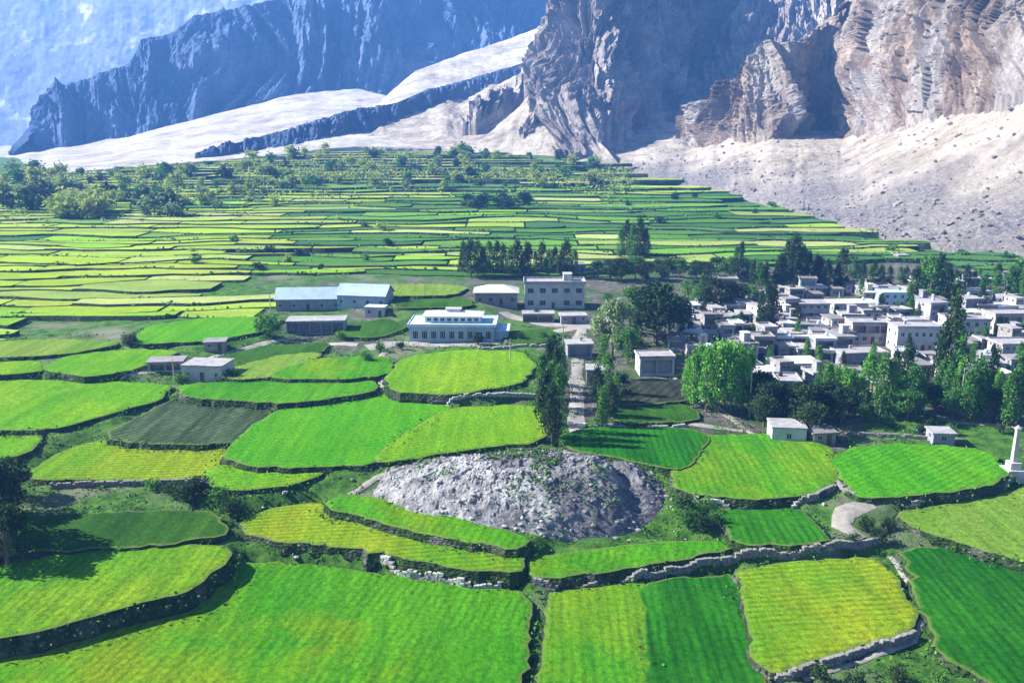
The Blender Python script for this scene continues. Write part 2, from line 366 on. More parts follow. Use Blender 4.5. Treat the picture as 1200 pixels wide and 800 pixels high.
def seg_dist(X, Y, P):                            # distance of points to a closed outline, and inside mask
    d = np.full(X.shape, 1e9); ins = np.zeros(X.shape, bool)
    n = len(P)
    for i in range(n):
        a, b = P[i], P[(i + 1) % n]; ex, ey = b.x - a.x, b.y - a.y; L = ex * ex + ey * ey + 1e-9
        t = np.clip(((X - a.x) * ex + (Y - a.y) * ey) / L, 0, 1)
        d = np.minimum(d, np.hypot(X - a.x - t * ex, Y - a.y - t * ey))
        c = ((a.y > Y) != (b.y > Y)) & (X < ex * (Y - a.y) / (ey if abs(ey) > 1e-9 else 1e-9) + a.x)
        ins ^= c
    return d, ins
coarse = [(k, z, P[::3]) for k, z, P in polys]
def ground_z(X, Y):
    X = np.atleast_1d(np.asarray(X, float)); Y = np.atleast_1d(np.asarray(Y, float))
    ws = np.zeros(X.shape); wz = np.zeros(X.shape); dm = np.full(X.shape, 1e9); low = np.full(X.shape, 1e9)
    for k, z, P in coarse:
        cx = sum(p.x for p in P) / len(P); cy = sum(p.y for p in P) / len(P); rr = max(math.hypot(p.x - cx, p.y - cy) for p in P) + 30
        mk = np.hypot(X - cx, Y - cy) < rr
        if not mk.any(): continue
        d, ins = seg_dist(X[mk], Y[mk], P); d = np.where(ins, 0, d)
        wt = 1 / (d + .3) ** 5
        ws[mk] += wt; wz[mk] += wt * z; dm[mk] = np.minimum(dm[mk], d)
        low[mk] = np.where(ins, np.minimum(low[mk], z), low[mk])
    zf = np.where(ws > 0, wz / np.maximum(ws, 1e-9), 0)
    t = np.clip((dm - 2) / 14, 0, 1); t = t * t * (3 - 2 * t)
    hb = hbase(Y, X) - .5 + .35 * fbm(X * .06, Y * .06, 0, 3, 8)
    far = np.clip((Y - 330) / 60, 0, 1)
    hb = hb - 1.6 * far
    g = np.where(ws > 0, (zf - .8 + .3 * vnoise(X * .35, Y * .35, 0, 4)) * (1 - t) + hb * t, hb)
    return np.where(low < 1e8, low - .8, g)
def gz(x, y): return float(ground_z(x, y)[0])
def atg(px, py): return at(px, py, gz)

# ------------------------------------------------------------------ the ground sheet
def in_poly(px, py, P):
    ins = np.zeros(np.shape(px), bool); n = len(P)
    for i in range(n):
        (ax, ay), (bx, by) = P[i], P[(i + 1) % n]
        ins ^= ((ay > py) != (by > py)) & (px < (bx - ax) * (py - ay) / ((by - ay) if by != ay else 1e-9) + ax)
    return ins
VILLAGE = [(690, 330), (780, 318), (880, 312), (1000, 300), (1070, 305), (1290, 330), (1290, 500), (1150, 492), (1050, 470), (980, 525), (880, 512), (800, 500), (660, 505), (655, 400)]
HUB = [(300, 330), (400, 322), (470, 322), (540, 322), (700, 318), (700, 400), (640, 410), (540, 405), (440, 412), (390, 412), (300, 400)]
ys = np.concatenate([np.arange(-60, 70, 12), np.arange(70, 200, 1.3), np.arange(200, 340, 2.6), np.arange(340, 760, 12), np.arange(760, 2401, 60)])
us = np.linspace(-1.15, 1.15, 241)
Yg, Ug = np.meshgrid(ys, us, indexing='ij'); Xg = Ug * (np.abs(Yg) * .66 + 45)
Zg = ground_z(Xg.ravel(), Yg.ravel()).reshape(Xg.shape)
def gridfaces(a, b):
    i = np.arange(a * b).reshape(a, b)
    return np.stack([i[:-1, :-1], i[:-1, 1:], i[1:, 1:], i[1:, :-1]], -1).reshape(-1, 4)
Vg = np.stack([Xg, Yg, Zg], -1).reshape(-1, 3)
def gz(x, y):
    i = int(np.clip(np.searchsorted(ys, y) - 1, 0, len(ys) - 2)); ty = (y - ys[i]) / (ys[i + 1] - ys[i])
    fu = (x / (abs(y) * .66 + 45) + 1.15) / 2.3 * (len(us) - 1); j = int(min(max(fu, 0), len(us) - 2)); tu = fu - j
    a = Zg[i, j] * (1 - tu) + Zg[i, j + 1] * tu; b = Zg[i + 1, j] * (1 - tu) + Zg[i + 1, j + 1] * tu
    return float(a * (1 - ty) + b * ty)
g = npmesh('ground', Vg, gridfaces(*Xg.shape), [M['scrub']]); tag(g, kind='structure')
pxg, pyg = topx(Vg[:, 0] + 9 * fbm(Vg[:, 0] / 14, Vg[:, 1] / 14, 0, 3, 5), np.maximum(Vg[:, 1] + 9 * fbm(Vg[:, 0] / 14, Vg[:, 1] / 14, 3, 3, 6), 40), Vg[:, 2])
dirt = np.maximum(in_poly(pxg, pyg, VILLAGE) * 1.0, in_poly(pxg, pyg, HUB) * np.where(vnoise(Vg[:, 0] / 11, Vg[:, 1] / 11, 0, 6) > .1, .85, .15)).astype(np.float32)
g.data.attributes.new('dirt', 'FLOAT', 'POINT').data.foreach_set('value', dirt)

for kind, z, P in polys:
    mb = bmesh.new(); n = len(P)
    inner = []
    for i, p in enumerate(P):
        t = (P[(i + 2) % n] - P[i - 2]).normalized(); inner.append(p - Vector((t.y, -t.x, 0)) * (.5 + .3 * rnd.random()) + Vector((0, 0, .12)))
    bot = []
    for i, p in enumerate(P):
        t = (P[(i + 1) % n] - P[i - 1]).normalized(); bot.append(p + Vector((t.y, -t.x, 0)) * (.35 + .5 * rnd.random()) - Vector((0, 0, 1.5)))
    low = [Vector((p.x, p.y, p.z - 2.5)) for p in bot]
    L = [[mb.verts.new(q) for q in ring] for ring in (inner, P, bot, low)]
    try: mb.faces.new(L[0])
    except Exception: pass
    for k in range(3):
        for i in range(n):
            j = (i + 1) % n
            f = mb.faces.new((L[k][j], L[k][i], L[k + 1][i], L[k + 1][j])); f.material_index = 0 if k == 0 else 1
    bmesh.ops.recalc_face_normals(mb, faces=mb.faces)
    me = bpy.data.meshes.new('field'); mb.to_mesh(me); mb.free()
    me.materials.append(M[kind]); me.materials.append(M['bank'])
    me.attributes.new('verge', 'FLOAT', 'POINT').data.foreach_set('value', np.array([0] * n + [1] * n + [1] * 2 * n, np.float32))
    tag(link('field', me), kind='structure')

# ------------------------------------------------------------------ the far terraces: rows of level strips, each strip split into crops
FV, FF, FC, FM = [], [], [], []
edges = []                                        # front edges, for the scrub that grows on them
y = 212.0; k = 0; rows = []
while y < 985:
    rows.append(y); y += (6.5 + y * .0145) * rnd.uniform(.7, 1.35); k += 1
def rowy(k, x): return rows[k] + (3 + rows[k] * .012) * fbm(x / 60.0, k * .8, 0, 4, 31) * 2.2 + 5 * vnoise(x / 200., 0, 0, 77)
def terr_col(px, py):
    r = rnd.random()
    if py > 215:
        lt = min(1, max(0, (640 - px) / 420)) * .9 + .05
        if r < lt * .75: c = rnd.choice([(.30, .46, .03), (.30, .46, .04), (.2, .42, .02), (.36, .48, .06), (.28, .42, .05)])
        elif r < .5: c = rnd.choice([(.09, .26, .02), (.14, .33, .04), (.07, .2, .025)])
        elif r < .8: c = rnd.choice([(.05, .16, .03), (.09, .22, .04), (.06, .18, .05), (.14, .28, .05)])
        else: c = rnd.choice([(.40, .48, .16), (.33, .44, .11), (.26, .38, .08)])
    else:
        c = rnd.choice([(.32, .42, .08), (.42, .48, .14), (.24, .36, .08), (.48, .50, .20), (.14, .26, .05)])
    q = rnd.uniform(.7, 1.0)
    return tuple(v * q for v in c)
for k in range(len(rows) - 1):
    yc = rows[k]; half = yc * .68 + 40; x = -half
    lvl = float(hbase(yc)) + .35
    while x < half:
        wdt = rnd.uniform(12, 60) * (1 + yc / 900); x1 = min(x + wdt, half)
        xm = (x + x1) / 2; ym = float(rowy(k, xm) + rowy(k + 1, xm)) / 2; z = float(hbase(yc, xm)) + .35 + rnd.uniform(-.3, .45)
        px, py = topx(xm, ym, z)
        skip = bool(in_poly(px, py, VILLAGE)) or bool(in_poly(px, py, HUB)) or py > 404 or (px > 340 and py > 322 and px < 700)
        if not skip:
            for kk, zz, P in coarse:
                if ym > 290: break
                qd, qi = seg_dist(np.array([xm, x, x1]), np.array([ym, ym, ym]), P)
                if qi.any() or qd.min() < 3: skip = True; break
        if rnd.random() < .03: skip = True
        # the foot of the mountains
        lim = np.interp(px, [-100, 0, 300, 450, 690, 760, 830, 950, 1040, 1120, 1260], [209, 206, 186, 172, 188, 212, 224, 250, 276, 292, 306])
        if py < lim: skip = True
        if skip: x = x1; continue
        n = max(3, int((x1 - x) / 5)); xs = np.linspace(x + .5, x1 - .5, n)
        f0 = rowy(k, xs) + .7; f1 = rowy(k + 1, xs) - .5 + 0 * xs
        mid = (f0 + f1) / 2; tp = np.sin(np.linspace(0.12, .88 + .1 * rnd.random(), n) * math.pi) ** rnd.choice([.12, .25, .5])
        f0 = mid + (f0 - mid) * tp; f1 = mid + (f1 - mid) * tp
        f1 = np.maximum(f1, f0 + 1.5)
        b = len(FV); c = terr_col(px, py)
        for a, yy0, yy1 in zip(xs, f0, f1):
            FV += [(a, yy0 - 1.4, z - 2.6), (a, yy0, z - .05), (a, yy0 + .8, z), (a, yy1, z + .1), (a, yy1, z - 3.2)]
        vq = rnd.uniform(.55, 1.15); vc = (c[0] * vq + .02, c[1] * vq + .02, c[2] * vq + .015)
        for i in range(n - 1):
            o = b + 5 * i
            for q, (m, cc) in enumerate([(1, (0, 0, 0)), (0, vc), (0, c), (1, (0, 0, 0))]):
                FF.append((o + q, o + 5 + q, o + 6 + q, o + 1 + q)); FM.append(m); FC.append(cc)
        for s in (0, n - 1):
            o = b + 5 * s; FF.append((o, o + 1, o + 3, o + 4)); FM.append(1); FC.append((0, 0, 0))
        edges.append((xs, f0, z))
        x = x1
tag(npmesh('terraces', np.array(FV), np.array(FF), [M['terr'], M['bank']], np.array(FC), False, FM), kind='structure')

# ------------------------------------------------------------------ mountains: front face with gullies, crest, and a back slope
def blocks(x, y, seed):                            # a random step per jittered cell: blocky, cracked rock
    fx, fy = np.floor(x), np.floor(y); best = np.full(x.shape, 9.); val = np.zeros(x.shape)
    for i in (-1, 0, 1):
        for j in (-1, 0, 1):
            cx, cy = fx + i, fy + j; z0 = 0 * cx
            d = (cx + _hash(cx, cy, z0, seed) - x) ** 2 + (cy + _hash(cx, cy, z0, seed + 1) - y) ** 2
            k = d < best; best = np.where(k, d, best)
            val = np.where(k, _hash(cx, cy, z0, seed + 2) + .55 * (x - cx) * (_hash(cx, cy, z0, seed + 3) - .5) * 2, val)
    return val * 2 - 1
def sstep(a, b, x):
    t = np.clip((x - a) / (b - a), 0, 1); return t * t * (3 - 2 * t)
def mountain(name, base, crest, nu, nv, amp, mat, L=60., prof=1.0, seed=0, basefade=.25, kind='rock', back=.8, drop=25., crestamp=1.0, sharp=.5, crag=.7, gully=0.):
    u = np.linspace(0, 1, nu)
    def poly(P):
        P = np.array(P, float); t = np.linspace(0, 1, len(P)); ta = (P[:, 0] - P[0, 0]) / (P[-1, 0] - P[0, 0])
        return [np.interp(u, ta, P[:, i]) for i in range(3)]
    b = poly(base); c = poly(crest)
    bx, by, bz = at_D(*b); cx, cy, cz = at_D(*c)
    v = np.linspace(0, 1, nv)[:, None]
    g_ = v ** prof
    X = bx + (cx - bx) * g_; Y = by + (cy - by) * g_; Z = (bz - drop * 0) + (cz - bz) * v
    # outward normal of the smooth sheet
    P = np.stack([X, Y, Z], -1)
    du = np.gradient(P, axis=1); dv = np.gradient(P, axis=0)
    N = np.cross(du, dv); N /= np.linalg.norm(N, axis=-1, keepdims=True) + 1e-9
    s = np.sum(N * (np.array([0, 0, CAMZ]) - P), -1, keepdims=True); N = np.where(s < 0, -N, N)
    for _ in range(6):
        N[:, 1:-1] = (N[:, :-2] + N[:, 1:-1] + N[:, 2:]) / 3
    ds = np.sqrt(np.gradient(bx) ** 2 + np.gradient(by) ** 2); sl_ = np.cumsum(ds)[None, :] + 0 * v
    hgt = Z
    wx = sl_ + L * .5 * vnoise(sl_ / L * .7, hgt / L * .7, 0, seed + 40)
    if kind == 'rock':
        d = gully * fbm(wx / (L * 1.1), hgt / (L * 9), 0, 3, seed + 33, True, .5) + sharp * fbm(wx / L, hgt / (L * 2.6), 0, 6, seed, True, .55) + .5 * fbm(wx / (L * .35), hgt / (L * .5), 0, 5, seed + 9, False, .6) \
            + crag * .62 * blocks(wx / (L * .42), hgt / (L * 2.2) + .2 * vnoise(sl_ / L, hgt / L, 0, 3), seed + 50) + crag * .30 * blocks(wx / (L * .15), hgt / (L * .75), seed + 60) + crag * .14 * blocks(wx / (L * .07), hgt / (L * .22), seed + 70) \
            + .22 * fbm(wx / (L * .12), hgt / (L * .5), 0, 4, seed + 19, True, .6)
    else:
        d = .6 * fbm(wx / L, hgt / (L * 3), 0, 4, seed, False, .5) + .12 * fbm(wx / (L * .15), hgt / (L * .15), 0, 4, seed + 7, False, .7)
    fade = basefade + (1 - basefade) * sstep(0, .35, v); fade = fade * (1 - (1 - crestamp) * sstep(.85, 1, v))
    P = P + N * (amp * d * fade)[..., None]
    # base skirt and back slope
    sk = P[0].copy(); sk[:, 2] -= drop; sk[:, 1] -= 2
    rowsP = [sk[None], P]
    top = P[-1]; H = np.maximum(top[:, 2] - bz, 5)
    for q in (.25, .55, 1.0):
        r = top.copy(); r[:, 1] += back * H * q * 1.4 + 2; r[:, 0] += (cx / np.maximum(cy, 1)) * back * H * q * 1.4
        r[:, 2] = top[:, 2] - H * q * (.2 + .8 * q) + (amp * .3 * fbm(top[:, 0] / L, top[:, 1] / L + q * 3, 0, 3, seed + 5)) ; rowsP.append(r[None])
    A = np.concatenate(rowsP, 0)
    return tag(npmesh(name, A.reshape(-1, 3), gridfaces(A.shape[0], A.shape[1]), [mat], None, kind != 'rock'), kind='structure')
HAZY = mountain('snowy_mountain', [(-320, 215, 2500), (300, 205, 2600), (900, 200, 2700)], [(-320, -25, 3050), (0, -20, 3050), (120, -25, 3050), (300, -25, 3050), (900, -25, 3050)], 240, 100, 15, M['hazesnow'], 420, 1, 3, crag=0, sharp=.35)
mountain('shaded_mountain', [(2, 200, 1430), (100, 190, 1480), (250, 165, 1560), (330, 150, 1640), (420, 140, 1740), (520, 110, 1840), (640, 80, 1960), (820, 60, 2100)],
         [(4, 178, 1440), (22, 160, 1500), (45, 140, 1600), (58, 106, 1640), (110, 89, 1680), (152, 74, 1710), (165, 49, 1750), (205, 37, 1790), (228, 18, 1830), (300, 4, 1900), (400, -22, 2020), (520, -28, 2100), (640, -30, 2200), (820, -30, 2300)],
         440, 150, 48, M['hazeslate'], 150, .9, 21, .4, crestamp=.3, crag=.4)
mountain('gravel_fan', [(-320, 216, 740), (0, 209, 790), (150, 196, 840), (250, 189, 870), (420, 172, 930), (560, 176, 940)],
         [(-320, 171, 2100), (0, 170, 2100), (150, 162, 1450), (250, 134, 1550), (330, 114, 1650), (420, 103, 1800), (480, 120, 1500), (560, 130, 1300)], 220, 80, 10, M['gravel'], 70, 1, 5, .2, 'scree', .1)
mountain('escarpment', [(228, 187, 900), (330, 184, 940), (440, 168, 1060), (500, 156, 1180)], [(228, 180, 905), (290, 163, 960), (350, 148, 1010), (420, 127, 1100), (445, 124, 1130), (500, 116, 1240)], 140, 40, 10, M['hazeslate'], 40, .9, 33, .3, back=1.0, crestamp=.4, crag=.4)
mountain('scree_slope', [(425, 175, 940), (520, 180, 920), (620, 184, 900), (730, 190, 890)], [(425, 158, 1010), (470, 128, 1180), (520, 96, 1330), (570, 76, 1430), (610, 55, 1500), (640, 20, 1560), (670, -40, 1640), (730, -60, 1650)], 220, 120, 22, M['talus'], 70, 1, 45, .25, 'scree')
mountain('escarpment', [(432, 152, 1100), (470, 146, 1120), (540, 130, 1200), (600, 108, 1300), (622, 92, 1340)], [(432, 140, 1120), (470, 118, 1150), (500, 106, 1200), (540, 96, 1260), (600, 78, 1350), (622, 70, 1390)], 140, 40, 9, M['hazeslate'], 30, .9, 51, .4, crestamp=.4, crag=.4)
mountain('gravel_terrace', [(430, 142, 1125), (470, 120, 1155), (500, 108, 1205), (540, 98, 1265), (600, 80, 1355), (720, 62, 1420)], [(430, 136, 1200), (462, 104, 1300), (486, 84, 1370), (540, 64, 1450), (600, 44, 1540), (720, 0, 1640)], 120, 30, 5, M['gravel'], 50, 1, 47, .3, 'scree')
mountain('outcrop', [(540, 146, 1010), (560, 144, 1000), (600, 124, 1100), (640, 92, 1200)], [(540, 142, 1020), (560, 118, 1060), (600, 96, 1140), (640, 66, 1220)], 120, 60, 12, M['buttress'], 24, .9, 57, .4)
mountain('outcrop', [(604, 170, 930), (625, 168, 925), (660, 156, 1000)], [(604, 164, 940), (625, 134, 960), (660, 130, 1030)], 70, 50, 8, M['buttress'], 20, .9, 59, .4)
mountain('buttress', [(606, 190, 960), (650, 186, 890), (676, 185, 862), (700, 184, 866), (724, 180, 905), (750, 178, 990), (800, 172, 1080), (860, 172, 1130), (1040, 160, 1200)],
         [(606, 160, 990), (628, 120, 1040), (646, 70, 1060), (660, 10, 1080), (700, -60, 1100), (760, -80, 1190), (860, -80, 1330), (1040, -80, 1400)], 500, 230, 28, M['buttress'], 62, .8, 61, .5, sharp=.7, crag=.5, gully=.7)
mountain('cliff', [(812, 186, 860), (850, 182, 790), (905, 178, 730), (930, 176, 770), (975, 176, 830), (988, 180, 730), (1060, 168, 640), (1130, 140, 570), (1200, 115, 510), (1330, 75, 430), (1520, 45, 395), (1820, -20, 360)],
         [(812, 140, 900), (835, 108, 850), (880, 76, 800), (915, 58, 780), (950, 34, 820), (1000, -6, 840), (1060, -70, 740), (1130, -110, 660), (1200, -130, 600), (1330, -160, 520), (1520, -190, 480), (1820, -240, 440)], 900, 260, 14, M['cliff'], 40, .75, 71, .4, sharp=.7, crag=.5, gully=1.3)
mountain('upper_slope', [(758, 184, 1040), (800, 176, 980), (850, 168, 900), (920, 160, 880), (1010, 150, 880)], [(764, 172, 1060), (790, 130, 1080), (830, 72, 1120), (880, 6, 1190), (1010, -70, 1290)], 260, 120, 14, M['buttress'], 34, 1, 66, .4)
mountain('talus_cone', [(660, 196, 850), (700, 196, 840), (760, 200, 830), (830, 205, 800)], [(694, 178, 930), (735, 160, 960), (770, 140, 1020), (815, 150, 960)], 100, 50, 4, M['talus'], 30, 1, 83, .3, 'scree')
mountain('talus_cone', [(530, 186, 930), (620, 190, 885), (690, 193, 845), (725, 192, 850)], [(590, 142, 1010), (630, 104, 1030), (658, 122, 990), (712, 176, 870)], 140, 70, 5, M['talus'], 30, 1, 88, .3, 'scree')
TALUS = mountain('talus_slope', [(690, 199, 900), (760, 214, 740), (830, 225, 660), (950, 252, 505), (1040, 277, 430), (1120, 292, 390), (1300, 312, 350), (1500, 330, 325), (1800, 350, 300)],
         [(690, 172, 1000), (760, 156, 1080), (830, 146, 930), (905, 150, 790), (985, 152, 790), (1060, 132, 700), (1130, 104, 620), (1200, 78, 560), (1300, 50, 480), (1500, 10, 430), (1800, -60, 390)], 540, 130, 7, M['talus'], 45, 1.1, 81, .3, 'scree')

# ------------------------------------------------------------------ the stony mound in the middle of the fields
def mound():
    cx, cy = 1.0, 137.0; nr, na = 90, 330
    V = []; base = gz(cx, cy - 14)
    for i in range(nr + 1):
        r = i / nr
        for a in range(na):
            t = 2 * math.pi * a / na
            er = 1 + .10 * float(vnoise(math.cos(t) * 1.6, math.sin(t) * 1.6, 0, 91))
            x = cx + 26.5 * er * r * math.cos(t); y = cy + 16.0 * er * r * math.sin(t)
            V.append((x, y, r))
    V = np.array(V); r = V[:, 2]; dx = (V[:, 0] - cx) / 26.5; dy = (V[:, 1] - cy) / 16.0
    rw = np.hypot(np.where(dx > .2, (dx - .2) / .8, (dx - .2) / 1.2) * np.where(np.abs(dx) < .6, .8, .8 + .2 * np.clip((np.abs(dx) - .6) / .4, 0, 1)), dy); h = 4.6 * (1 - sstep(.18, 1.02, rw)) * (1 + .18 * dy)
    h += (.16 * blocks(V[:, 0] / 1.7, V[:, 1] / 1.7, 95) + .12 * blocks(V[:, 0] / .8, V[:, 1] / .8, 96) + .5 * fbm(V[:, 0] / 7, V[:, 1] / 7, 0, 4, 92) + .34 * fbm(V[:, 0] / 2.2, V[:, 1] / 2.2, 0, 4, 93, True)) * sstep(0, .25, 1.02 - r)
    gl = 1.9 * np.exp(-((dx - .66 + .12 * dy) / .07) ** 2) * sstep(0, .3, 1 - r); h -= gl
    g0 = ground_z(V[:, 0], V[:, 1]); z = g0 * r ** 3 + (base + .8) * (1 - r ** 3) + h - .9 * r ** 8
    P = np.c_[V[:, 0], V[:, 1], z]
    i = np.arange((nr + 1) * na).reshape(nr + 1, na); j = np.roll(i, -1, 1)
    F = np.stack([i[:-1], i[1:], j[1:], j[:-1]], -1).reshape(-1, 4)
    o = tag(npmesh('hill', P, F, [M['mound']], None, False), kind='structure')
    flank_shade = np.clip(.5 + 1.3 * (dx - .25) + .9 * fbm(V[:, 0] / 9, V[:, 1] / 9, 0, 4, 97), 0, 1)  # shade painted over the right half, its edge broken by noise
    o.data.attributes.new('rocky_or_shade', 'FLOAT', 'POINT').data.foreach_set('value', flank_shade.astype(np.float32))
    return P
MP = mound()
def mound_z(x, y):
    k = np.argmin((MP[:, 0] - x) ** 2 + (MP[:, 1] - y) ** 2); return float(MP[k, 2])

# ------------------------------------------------------------------ paths and roads
def road(name, pts, width, mat, lift=.18):
    P = [atg(*p) for p in pts]; D = []
    for a, b in zip(P, P[1:]):
        n = max(2, int((b - a).length / 1.5)); D += [a.lerp(b, k / n) for k in range(n)]
    D.append(P[-1])
    V = []; F = []
    for i, p in enumerate(D):
        t = D[min(i + 1, len(D) - 1)] - D[max(i - 1, 0)]; t.z = 0; t.normalize(); nn = Vector((-t.y, t.x, 0))
        wd = width * (1 + .25 * float(vnoise(i * .3, 0, 0, 17)))
        for q in (-.5, -.25, 0, .25, .5):
            c = p + nn * wd * q; V.append((c.x, c.y, gz(c.x, c.y) + lift - (.12 if abs(q) == .5 else 0)))
    for i in range(len(D) - 1):
        for q in range(4): F.append((i * 5 + q, i * 5 + q + 1, i * 5 + q + 6, i * 5 + q + 5))
    tag(npmesh(name, np.array(V), np.array(F), [M[mat]]), kind='structure')
road('path', [(788, 440), (805, 452), (828, 470), (850, 486), (872, 503), (890, 512)], 1.9, 'path')
road('path', [(1046, 470), (1080, 482), (1120, 495), (1165, 498), (1230, 502)], 1.6, 'path')
road('road', [(676, 528), (675, 500), (676, 470), (676, 440), (678, 405), (682, 384)], 3.4, 'road')
road('road', [(430, 408), (470, 402), (560, 404), (620, 396), (680, 382), (720, 372)], 4.5, 'road')
road('road', [(590, 366), (640, 380), (700, 384)], 5.0, 'road')
road('path', [(120, 444), (180, 436), (230, 424), (290, 408), (330, 398), (420, 404)], 2.0, 'road')
road('path', [(1020, 590), (990, 600), (985, 615), (1010, 632)], 3.2, 'path')
road('path', [(1043, 652), (1070, 690), (1082, 722), (1070, 752), (1010, 775), (940, 796)], 1.0, 'path')
road('path', [(440, 470), (448, 450), (440, 430), (452, 412)], 2.0, 'path')
road('path', [(408, 580), (440, 560), (490, 545), (545, 530)], 1.2, 'path')
road('path', [(690, 500), (760, 496), (800, 497), (870, 505)], 1.6, 'path')

# ------------------------------------------------------------------ houses
def facade(mb, o, u, W, z0, z1, ops, depth=.22, m=0, back=False):
    """a wall of width W from corner o along u with real openings (x0, x1, za, zb) and reveals"""
    o = Vector(o); u = Vector(u); inn = Vector((-u.y, u.x, 0))
    xs = sorted({0, W, *[v for p in ops for v in p[:2]]}); zs = sorted({z0, z1, *[v for p in ops for v in p[2:4]]})
    pt = lambda x, z, d=0: o + u * x + inn * d + Vector((0, 0, z))
    for a, b in zip(xs, xs[1:]):
        for c, d in zip(zs, zs[1:]):
            xm, zm = (a + b) / 2, (c + d) / 2
            if any(p[0] < xm < p[1] and p[2] < zm < p[3] for p in ops): continue
            mb.add([pt(a, c), pt(b, c), pt(b, d), pt(a, d)], [(0, 1, 2, 3)], m)
    for p in ops:
        a, b, c, d = p[:4]; dp = p[4] if len(p) > 4 else depth
        q = [(a, c), (b, c), (b, d), (a, d)]
        for k in range(4):
            (x0, y0), (x1, y1) = q[k], q[(k + 1) % 4]
            mb.add([pt(x0, y0), pt(x0, y0, dp), pt(x1, y1, dp), pt(x1, y1)], [(0, 1, 2, 3)], m)
        mb.add([pt(a, c, dp), pt(b, c, dp), pt(b, d, dp), pt(a, d, dp)], [(0, 1, 2, 3)], m)
def window(parent, o, u, p, bars=1, big=False):
    o = Vector(o); u = Vector(u); inn = Vector((-u.y, u.x, 0)); a, b, c, d = p[:4]
    pt = lambda x, z, dd: o + u * x + inn * dd + Vector((0, 0, z))
    mb = MB(); fr = mb if not big else MB(); t = .09; dd = .14
    mb.add([pt(a + .02, c + .02, dd), pt(b - .02, c + .02, dd), pt(b - .02, d - .02, dd), pt(a + .02, d - .02, dd)], [(0, 1, 2, 3)], 0)
    def bar(x0, x1, za, zb):
        vs = [pt(x, z, e) for e in (.05, .13) for x, z in ((x0, za), (x1, za), (x1, zb), (x0, zb))]
        fr.add(vs, [(0, 1, 2, 3), (7, 6, 5, 4), (0, 4, 5, 1), (1, 5, 6, 2), (2, 6, 7, 3), (3, 7, 4, 0)], 1 if not big else 0)
    bar(a + .01, b - .01, c + .01, c + t); bar(a + .01, b - .01, d - t, d - .01); bar(a + .01, a + t, c + t, d - t); bar(b - t, b - .01, c + t, d - t)
    for k in range(bars):
        x = a + (b - a) * (k + 1) / (bars + 1); bar(x - .03, x + .03, c + t, d - t)
    w_ = mb.build('window', [M['glass'], M['frame']] if not big else [M['glass']], parent)
    if big: fr.build('frame', M['frame'], w_)
    return w_
def spread(W, n, ww, marg=.6):
    g_ = (W - 2 * marg - n * ww) / max(n - 1, 1) if n > 1 else 0
    return [marg + i * (ww + g_) for i in range(n)] if n > 1 else [W / 2 - ww / 2]
def roof_flat(parent, w_, d_, z, mat, over=.3, th=.28, parapet=0, name='roof', y0=0):
    b = MB(); n = 8
    x0, x1, ya, yb = -w_ / 2 - over, w_ / 2 + over, -d_ / 2 - over + y0, d_ / 2 + over + y0
    b.box(x0, ya, z + .002, x1, yb, z + th)
    if parapet:
        q = .22; zz = z + th - .01
        b.box(x0 + .02, ya + .02, zz, x1 - .02, ya + q, zz + parapet); b.box(x0 + .02, yb - q, zz, x1 - .02, yb - .02, zz + parapet)
        b.box(x0 + .02, ya + q + .001, zz, x0 + q, yb - q - .001, zz + parapet); b.box(x1 - q, ya + q + .001, zz, x1 - .02, yb - q - .001, zz + parapet)
    return b.build(name, M[mat], parent)
def roof_hip(parent, w_, d_, z, h, mat, over=.6, ridge=.35, name='roof'):
    b = MB(); X, Y = w_ / 2 + over, d_ / 2 + over; rx = max(w_ / 2 * ridge, .1)
    vs = [(-X, -Y, z), (X, -Y, z), (X, Y, z), (-X, Y, z), (-rx, 0, z + h), (rx, 0, z + h), (-X, -Y, z - .18), (X, -Y, z - .18), (X, Y, z - .18), (-X, Y, z - .18)]
    b.add(vs, [(0, 1, 5, 4), (1, 2, 5), (2, 3, 4, 5), (3, 0, 4), (6, 7, 1, 0), (7, 8, 2, 1), (8, 9, 3, 2), (9, 6, 0, 3), (9, 8, 7, 6)])
    for k in range(int(2 * X / .9)):                  # standing seams down the front and back slopes
        x = -X + .45 + k * .9; s_ = 1 if abs(x) <= rx else max(0, (X - abs(x)) / (X - rx))
        for sg in (-1, 1):
            if s_ > .1: b.tube([(x, sg * Y, z + .03), (x, sg * Y * (1 - s_), z + h * s_ + .03)], [.045, .045], 4)
    return b.build(name, M[mat], parent)
def roof_gable(parent, w_, d_, z, h, mat, over=.5, name='roof'):
    b = MB(); X, Y = w_ / 2 + over, d_ / 2 + over; t = .12
    vs = []
    for x in (-X, X): vs += [(x, -Y, z - h * over / (d_ / 2)), (x, 0, z + h), (x, Y, z - h * over / (d_ / 2)), (x, Y, z - h * over / (d_ / 2) + t), (x, 0, z + h + t), (x, -Y, z - h * over / (d_ / 2) + t)]
    b.add(vs, [(0, 1, 7, 6), (1, 2, 8, 7), (2, 3, 9, 8), (3, 4, 10, 9), (4, 5, 11, 10), (5, 0, 6, 11), (0, 5, 4, 1), (1, 4, 3, 2), (6, 7, 10, 11), (7, 8, 9, 10)])
    zz = z - h * over / (d_ / 2)
    for k in range(int(2 * X / .8)):
        x = -X + .4 + k * .8
        for sg in (-1, 1): b.tube([(x, sg * Y, zz + t + .02), (x, 0, z + h + t + .02)], [.04, .04], 4)
    o = b.build(name, M[mat], parent)
    g_ = MB()
    for sx in (-1, 1): g_.add([(sx * w_ / 2, -d_ / 2, z), (sx * w_ / 2, d_ / 2, z), (sx * w_ / 2, 0, z + h)], [(0, 1, 2)] if sx > 0 else [(0, 2, 1)])
    return o, g_
